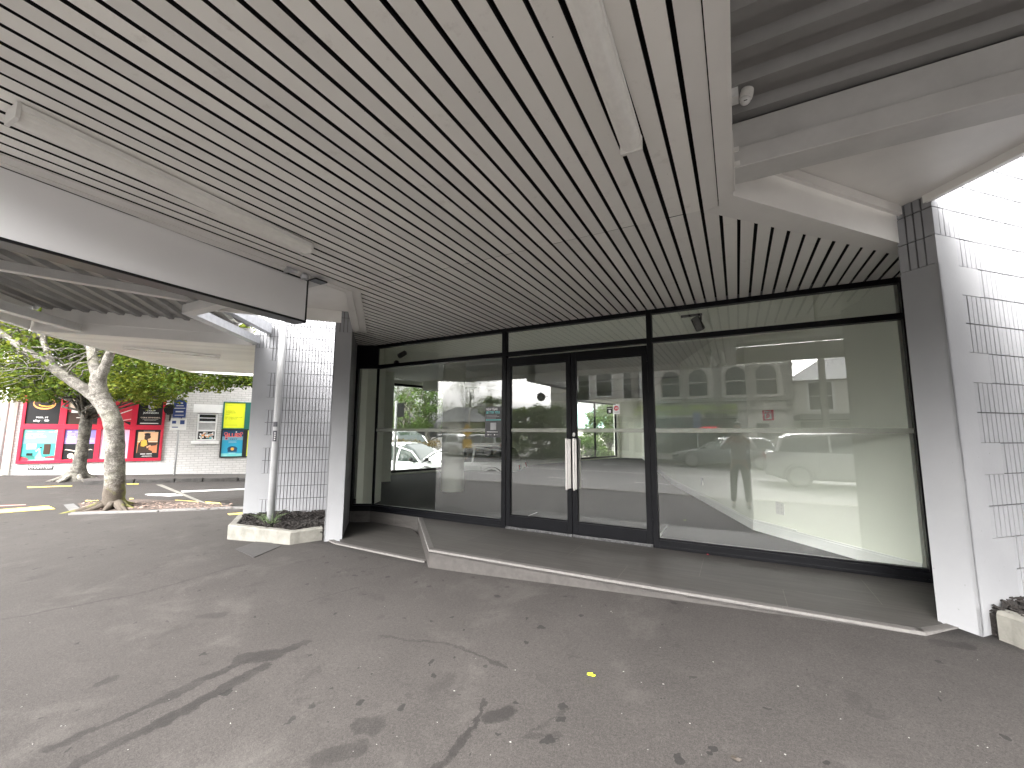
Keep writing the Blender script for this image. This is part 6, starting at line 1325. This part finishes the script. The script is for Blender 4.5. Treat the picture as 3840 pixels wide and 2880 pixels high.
for z, pr_, th in ((zt+.05, .35, .16), (zt-.02, .22, .10), (zc-.35, .30, .14), (zc-.9, .18, .10)): mb.box((xL_-.05, -D2+.002, z), (xR_+.05, -D2+pr_, z+th))
xs_m = [xL_+.12]+[((wz[i][0].x+wz[i+1][0].x)/2) for i in range(3)]+[xR_-.14]
for x in xs_m: mb.box((x-.22, -D2+.003, zc-.2), (x+.22, -D2+.12, zt-.03)); mb.box((x-.27, -D2+.003, zt-.75), (x+.27, -D2+.18, zt-.62)); mb.box((x-.12, -D2+.003, zc-.62), (x+.12, -D2+.26, zc-.36))
mb.build('moulding', M['stuccodark'], ab)
mb = MB(); xm = vr(560, 800, D2).x; mb.box((xL_, -D2+.03, .0), (xm-.6, -D2+.06, 2.15)); mb.box((xm+.4, -D2+.03, -.3), (xm+1.0, -D2+.06, 1.75)); mb.box((xR_-1.5, -D2+.03, .9), (xR_-.5, -D2+.06, 1.4)); mb.build('shop_window', M['dkglass'], ab)
M['limegreen'] = mat('lime_fascia', (.30,.42,.06), .6, noise=(3, .1)); mb = MB(); mb.box((xL_, -D2+.002, 2.3), (xm-.5, -D2+.10, 2.85)); mb.build('shop_fascia', M['limegreen'], ab)
mb = MB(); 
for x in (xL_+.9, xm-1.6): mb.prism([V2(x-1.1, -D2+.1), V2(x+1.1, -D2+.1), V2(x+1.1, -D2+1.5), V2(x-1.1, -D2+1.5)], 2.02, 2.08); mb.prism([V2(x-.6, -D2+.4), V2(x+.6, -D2+.4), V2(x+.4, -D2+1.2), V2(x-.4, -D2+1.2)], 2.081, 2.3)
mb.build('umbrella_awning', M['awning'], ab)
mb = MB(); b_ = Board(mb, (0, -D2+.012, 0), (-1, 0, 0), (0, 1, 0)); gx = vr(405, 745, D2)
vs, fs = text_mesh('AFD', 1.05, .0); mb.add([(gx.x-v.x, -D2+.012, gx.z+v.y) for v in vs], [f_ for f_ in fs]); mb.build('graffiti', M['grey'], ab)
def house(lbl, xa, xb, z_e, z_r, wins, gable=True, y=-D2-.5, dep=8, ver=None):
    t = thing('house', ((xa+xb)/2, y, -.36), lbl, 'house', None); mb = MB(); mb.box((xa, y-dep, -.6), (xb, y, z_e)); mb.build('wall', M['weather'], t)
    if gable:
        mb = MB(); ym = y-dep/2; mb.add([(xa-.3,y+.35,z_e-.05),(xb+.3,y+.35,z_e-.05),(xb+.3,y-dep-.3,z_e-.05),(xa-.3,y-dep-.3,z_e-.05),(xa+2.2,ym,z_r),(xb-2.2,ym,z_r)], [(0,1,5,4),(1,2,5),(2,3,4,5),(3,0,4),(3,2,1,0)]); mb.build('roof', M['slate'], t)
    for (x, z, w_, h_) in wins:
        mb = MB(); mb.box((x-w_/2-.1, y+.002, z-h_/2-.1), (x+w_/2+.1, y+.06, z+h_/2+.1)); fo = mb.build('window_frame', M['white'], t); mb = MB(); mb.box((x-w_/2, y+.061, z-h_/2), (x+w_/2, y+.07, z-.03)); mb.box((x-w_/2, y+.061, z+.02), (x+w_/2, y+.07, z+h_/2)); mb.build('pane', M['dkglass'], fo)
    if ver is not None: mb = MB(); mb.box((xa, y+.003, 1.9), (xb, y+2.6, 2.15)); mb.build('awning', M['awning'], t); mb = MB(); mb.box((xa+.3, y+.004, .1), (xb-.3, y+.03, 1.85)); mb.build('shop_window', M['dkglass'], t)
    return t
h0 = vr(785, 600, D2+.5); h1 = vr(1000, 530, D2+.5); hw_ = vr(935, 670, D2+.5)
M['neon_red'] = mat('red_neon', (.6,.02,.03), .4, emit=((1,.03,.05), 1.2))
t = thing('neon_sign', (-1.5, -D2+.1, 1.45), 'red TATTOO neon lettering on the shop window across the street', 'sign'); mb = MB(); b_ = Board(mb, (-1.5, -D2+.09, 1.45), (-1, 0, 0), (0, 1, 0)); b_.text('TATTOO', 0, 0, .30, 0, 0, .004, width=.95); mb.build('lettering', M['neon_red'], t)
mb = MB(); mb.box((-2.05, -D2+.07, 1.28), (-.95, -D2+.085, 1.62)); mb.build('backing', M['ink'], t)
house('cream weatherboard cottage with a grey hipped roof right of the arched building across the street', xR_+.05, xR_+8.5, h0.z+.1, h1.z+1.3, [(hw_.x, hw_.z, 1.0, 1.45), (hw_.x+3.2, hw_.z, 1.0, 1.45)], ver=1)
def vd(x, y, d): return mir(onY(1850+x*dk_, 1150+y*dk_, d))
wa, wb_ = vd(905, 505, D2), vd(725, 490, D2); xw0 = vd(375, 560, D2).x
house('two storey weatherboard shop house left of the arched building across the street', xw0, xL_-.06, zt+1.4, 0, [(wa.x, wa.z, 1.0, 1.9), (wb_.x, wb_.z, 1.0, 1.9), (vd(580, 520, D2).x, wa.z, 1.0, 1.9)], gable=False, y=-D2, ver=1)
rs = vd(360, 593, D2); t = thing('round_sign', (rs.x, -D2+.6, rs.z), 'round dark shop sign projecting from the corner of the weatherboard house', 'sign'); mb = MB(); mb.lathe([(.30, -.06), (.30, .06)], (xw0-.5, -D2+.5, rs.z), 24, M=Matrix.Rotation(R(90), 3, 'X')); mb.box((xw0-.1, -D2+.48, rs.z-.03), (xw0+.02, -D2+.52, rs.z+.03)); mb.build('disc', M['ink'], t)
# greenery, houses and street furniture towards the left of the reflection
for i, (x, y, d, h_, rad, lb) in enumerate(((1020, 930, 22, 4.2, 2.0, 'dense dark green tree beside the weatherboard house across the street'), (1140, 900, 20, 3.2, 1.6, 'dark rounded shrub tree on the corner across the street'), (840, 700, 40, 9.0, 4.2, 'large tree far down the street behind the low roofs'), (930, 720, 44, 6.5, 3.6, 'far street tree just right of the curved lamp'))):
    p_ = mir(onY(*gl_(x, y), d)); simple_tree(lb, (p_.x, p_.y, -.4), h_, rad, 40+i, per=120, n=46, grp='trees across the main street', name='broadleaf_tree', z0=.08 if i < 2 else .3)
for i, (x, d) in enumerate(((300, 19.5), (420, 20.5))):
    p_ = mir(onY(*dd_(x, 850), d)); simple_tree('dark bushy tree by the pavement across the street, '+('nearer the corner' if i else 'farther from the corner'), (p_.x, p_.y, -.4), 3.3, 1.9, 50+i, per=140, n=44, grp='trees across the main street', name='broadleaf_tree', z0=.05)
for i, (x, y, w_, lb) in enumerate(((690, 755, 6.5, 'low villa with a pale hipped roof far across the street'), (850, 765, 6, 'low villa with a grey hipped roof behind the yellow road sign'))):
    p_ = mir(onY(*gl_(x, y), 34)); house(lb, p_.x-w_/2, p_.x+w_/2, 2.4, 4.3, [(p_.x, 1.2, 1.0, 1.2)], y=p_.y, dep=7)
lpp = mir(onY(*gl_(842, 880), 17.5)); t = thing('street_lamp', (lpp.x, lpp.y, -.4), 'tall grey street lamp with a curved arm across the road', 'street lamp')
zl = onY(*gl_(860, 625), 17.5).z; mb = MB(); mb.tube([(lpp.x, lpp.y, -.4), (lpp.x, lpp.y, zl-.6), (lpp.x+.08, lpp.y, zl-.25), (lpp.x+.35, lpp.y, zl), (lpp.x+.9, lpp.y, zl+.1)], [.09, .06, .055, .05, .04], 12); mb.build('pole', M['steel'], t, smooth=True); mb = MB(); mb.box((lpp.x+.8, lpp.y-.09, zl+.06), (lpp.x+1.35, lpp.y+.09, zl+.16)); mb.build('lamp_head', M['grey'], t, bevel=.02)
yp = mir(onY(*gl_(833, 772), 15.5)); t = thing('warning_sign', (yp.x, yp.y, -.4), 'yellow diamond road warning sign with a plate below across the road', 'sign')
mb = MB(); mb.tube([(yp.x, yp.y-.03, -.4), (yp.x, yp.y-.03, yp.z+.3)], .03, 10); mb.build('post', M['steel'], t); mb = MB(); q = .42; mb.add([(yp.x, yp.y, yp.z+q), (yp.x+q, yp.y, yp.z), (yp.x, yp.y, yp.z-q), (yp.x-q, yp.y, yp.z), (yp.x, yp.y-.01, yp.z+q), (yp.x+q, yp.y-.01, yp.z), (yp.x, yp.y-.01, yp.z-q), (yp.x-q, yp.y-.01, yp.z)], [(0,1,2,3),(7,6,5,4),(0,4,5,1),(1,5,6,2),(2,6,7,3),(3,7,4,0)]); mb.box((yp.x-.32, yp.y-.01, yp.z-1.0), (yp.x+.32, yp.y, yp.z-.5)); mb.build('sign_panel', mat('warning_yellow', (.72,.45,.04), .45, noise=(6, .05)), t)
pw = vr(955, 700, 17.6); t = thing('utility_pole', (pw.x, -17.6, -.4), 'plain grey utility pole in front of the weatherboard cottage across the street', 'pole'); mb = MB(); mb.tube([(pw.x, -17.6, -.4), (pw.x, -17.6, 8.5)], [.15, .11], 14); mb.build('pole', M['concrete'], t, smooth=True)
ppk = vr(295, 800, 18.6); t = thing('street_sign', (ppk.x, -18.6, -.36), 'white parking sign on a thin post across the street beside the grey car', 'sign'); mb = MB(); mb.tube([(ppk.x, -18.6, -.36), (ppk.x, -18.6, 2.3)], .03, 10); mb.build('post', M['steel'], t); mb = MB(); mb.box((ppk.x-.18, -18.56, 1.35), (ppk.x+.18, -18.55, 1.75)); mb.box((ppk.x-.18, -18.56, 1.8), (ppk.x+.18, -18.55, 2.25)); mb.build('sign_panel', [M['signblue'], M['paper']], t)
gc = vr(400, 985, 17.3); make_car('dark grey car parked nose left across the main street', M['cargrey'], 4.5, 1.42, .92, loc=(gc.x+.35, -17.3, G(gc.x, -17.3)), rz=R(180))
make_car('white van sized wagon passing on the main street', paint('pale_van_paint', (.45,.455,.45)), 4.8, 1.66, 1.06, 1.9, loc=(3.12, -11.3, G(3, -11.3)), rz=0, name='passing_car')
for i, x in enumerate((690, 900)):
    p_ = mir(onY(*gl_(x, 885), 19)); make_car('white sedan on the far side of the main street '+('at the left' if i == 0 else 'further right near the yellow sign'), M['carwhite'], 4.3, 1.45, .9, loc=at(p_.x, p_.y), rz=R(180), grp='cars across the main street')
# icicle wires hanging from the front fascia
t = thing('icicle_lights', (-2, -4.8, 2.58), 'string of dark icicle light wires hanging from the outer edge of the verandah', 'fairy lights')
mb = MB(); r = random.Random(77); x = -6.4; P_ = []
while x < 3.0:
    ln = r.uniform(.05, .17); P = [Vector((x, -4.80, 2.585)), Vector((x+r.uniform(-.02, .02), -4.80, 2.585-ln*.5)), Vector((x+r.uniform(-.03, .03), -4.80, 2.585-ln))]; mb.tube(P, .0045, 5)
    for _ in range(2): q = P[1].lerp(P[2], r.random()); mb.tube([q, q+Vector((r.uniform(-.04, .04), 0, -r.uniform(.01, .03)))], .0045, 5)
    x += r.uniform(.08, .16)
mb.tube([(-6.5, -4.80, 2.59), (-3, -4.80, 2.582), (0, -4.80, 2.59), (3.1, -4.80, 2.583)], .004, 5); mb.build('wire', M['blackplastic'], t)

# ------------------------------------------------------------------ the person holding the phone (reflected in the right window)
def skinned(name, verts, edges, radii, m, parent, sub=2, root=0):
    me = bpy.data.meshes.new(name); me.from_pydata([tuple(v) for v in verts], edges, []); me.update(); me.materials.append(m); ob = bpy.data.objects.new(name, me); COL.objects.link(ob); ob.parent = parent; ob.matrix_parent_inverse = Matrix.Translation(-Vector(parent.location))
    sk = ob.modifiers.new('skin', 'SKIN'); sk.use_smooth_shade = True; sk.branch_smoothing = .6
    lay = me.skin_vertices[0] if len(me.skin_vertices) else None
    if lay is None: me.attributes; 
    for i, rr_ in enumerate(radii):
        v = me.skin_vertices[0].data[i]; v.radius = rr_ if hasattr(rr_, '__len__') else (rr_, rr_); v.use_root = (i == root)
    sb_ = ob.modifiers.new('sub', 'SUBSURF'); sb_.levels = sub; sb_.render_levels = sub; return ob
M['skin'] = mat('skin', (.42,.25,.18), .55, noise=(20, .06)); M['hair'] = mat('dark_hair', (.02,.016,.013), .6, noise=(60, .4)); M['trouser'] = mat('dark_trousers', (.018,.02,.028), .8, noise=(30, .2)); M['shoe'] = mat('black_shoes', (.012,.012,.012), .4, noise=(30, .2))
def shirtmat():
    m, t, b, v = newmat('pale_checked_shirt'); s_ = N(t, 'ShaderNodeSeparateXYZ'); t.links.new(v, s_.inputs[0])
    a = rng(t, mathn(t, 'FRACT', mathn(t, 'MULTIPLY', s_.outputs[2], 26)), .8, .86); c = rng(t, mathn(t, 'FRACT', mathn(t, 'MULTIPLY', s_.outputs[0], 26)), .8, .86); g = mathn(t, 'MAXIMUM', a, c)
    t.links.new(mixc(t, mathn(t, 'MULTIPLY', g, .6), (.66,.66,.67), (.30,.30,.34)), b.inputs['Base Color']); b.inputs['Roughness'].default_value = .8; return m
M['shirt'] = shirtmat()
PY = -5.17; gz = G(0, PY); pn = thing('person', (0, PY, gz), 'person in a pale checked shirt and dark trousers holding up a phone', 'person')
def pv(x, y, z): return Vector((x, PY+y, gz+z))
hip, kne, ank = .88, .47, .09
bv = [pv(0,0,.92), pv(0,.0,1.08), pv(0,-.01,1.25), pv(0,-.02,1.38), pv(0,.0,1.46), pv(0,.03,1.55), pv(0,.035,1.64), pv(0,.02,1.70)]
br = [(.155,.11), (.14,.10), (.155,.11), (.15,.10), (.055,.055), (.072,.085), (.078,.095), (.05,.06)]
be = [(i, i+1) for i in range(7)]
def addl(pts, rs, frm):
    k = len(bv); bv.extend(pts); br.extend(rs); be.append((frm, k)); be.extend((k+i, k+i+1) for i in range(len(pts)-1))
for s_ in (-1, 1):
    addl([pv(.10*s_,0,.86), pv(.12*s_,.02,.47), pv(.135*s_,-.01,.10), pv(.145*s_,.13,.045)], [.085, .058, .040, .034], 0)
    addl([pv(.19*s_,-.02,1.38), pv(.30*s_,.06,1.19), pv(.155*s_,.235,1.40), pv(.09*s_,.305,1.47)], [.052, .042, .030, .026], 3)
skinned('body', bv, be, br, M['skin'], pn, 2)
sv = [pv(0,0,.93), pv(0,.0,1.08), pv(0,-.01,1.25), pv(0,-.02,1.385), pv(0,-.005,1.435)]; sr = [(.175,.128), (.160,.118), (.172,.125), (.165,.115), (.075,.07)]; se = [(0,1),(1,2),(2,3),(3,4)]
for s_ in (-1, 1): k = len(sv); sv += [pv(.195*s_,-.02,1.385), pv(.30*s_,.06,1.19), pv(.19*s_,.19,1.345)]; sr += [.072, .058, .048]; se += [(3,k),(k,k+1),(k+1,k+2)]
skinned('shirt', sv, se, sr, M['shirt'], pn, 2)
tv = [pv(0,0,.95), pv(0,.0,.88)]; tr_ = [(.165,.12), (.16,.12)]; te = [(0,1)]
for s_ in (-1, 1): k = len(tv); tv += [pv(.10*s_,0,.84), pv(.122*s_,.02,.47), pv(.138*s_,-.01,.10)]; tr_ += [.100, .072, .060]; te += [(1,k),(k,k+1),(k+1,k+2)]
skinned('trousers', tv, te, tr_, M['trouser'], pn, 2)
for s_ in (-1, 1):
    mb = MB(); mb.tube([pv(.138*s_,-.07,.045), pv(.14*s_,.0,.055), pv(.145*s_,.12,.045), pv(.147*s_,.19,.035)], [.042, .048, .044, .026], 12); mb.build('shoe', M['shoe'], pn, smooth=True)
skinned('hair', [pv(0,-.02,1.58), pv(0,-.005,1.67), pv(0,.02,1.725), pv(0,.075,1.72)], [(0,1),(1,2),(2,3)], [(.070,.07), (.088,.085), (.066,.06), (.04,.03)], M['hair'], pn, 2)
# face and hands with separate fingers
for s_ in (-1, 1):
    mb = MB(); mb.lathe([(.003,-.016),(.012,-.008),(.012,.008),(.003,.016)], pv(.075*s_,.03,1.60), 8); mb.build('ear', M['skin'], pn, smooth=True)
    mb = MB(); mb.lathe([(.002,-.011),(.010,-.005),(.010,.005),(.002,.011)], pv(.032*s_,.108,1.615), 10); mb.build('eye', M['ink'], pn, smooth=True)
mb = MB(); mb.tube([pv(0,.105,1.62), pv(0,.128,1.58), pv(0,.112,1.57)], [.010,.016,.008], 8); mb.build('nose', M['skin'], pn, smooth=True)
mb = MB(); mb.tube([pv(-.025,.106,1.545), pv(0,.113,1.543), pv(.025,.106,1.545)], [.003,.006,.003], 6); mb.build('mouth', mat('lips', (.30,.12,.10), .5, noise=(20, .1)), pn, smooth=True)
HZ = CAM.z-gz
for s_ in (-1, 1):
    w_ = pv(.09*s_,.305,1.47); hc = pv(.083*s_,.335,1.505); hv = [w_, hc]; he = [(0,1)]; hr = [(.024,.018), (.030,.014)]
    for i, (dz, ln) in enumerate(((.030,.9), (.012,1.0), (-.006,.92), (-.024,.75))):
        k = len(hv); hv += [hc+Vector((-.006*s_, .006, dz)), hc+Vector((-.022*s_*ln, .012, dz*1.1+.004)), hc+Vector((-.040*s_*ln, .006, dz*1.1))]; hr += [.009, .008, .006]; he += [(1,k),(k,k+1),(k+1,k+2)]
    k = len(hv); hv += [hc+Vector((-.004*s_, -.016, -.012)), hc+Vector((-.022*s_, -.020, .004)), hc+Vector((-.036*s_, -.018, .012))]; hr += [.010, .009, .007]; he += [(1,k),(k,k+1),(k+1,k+2)]
    skinned('hand', hv, he, hr, M['skin'], pn, 1)
ph = thing('phone', (0, PY+.335, gz+1.5), 'dark phone held sideways in both hands at eye height', 'phone'); mb = MB(); mb.box((-.074, PY+.331, gz+1.467), (.074, PY+.339, gz+1.540)); mb.build('case', M['blackplastic'], ph, bevel=.004)
mb = MB(); 
for dx, dz in ((.045, .018), (.045, -.006), (.060, .006)): mb.lathe([(.007, 0), (.007, .004)], (dx, PY+.339, gz+1.503+dz), 12, M=Matrix.Rotation(R(-90), 3, 'X'))
mb.build('lens', M['galv'], ph)
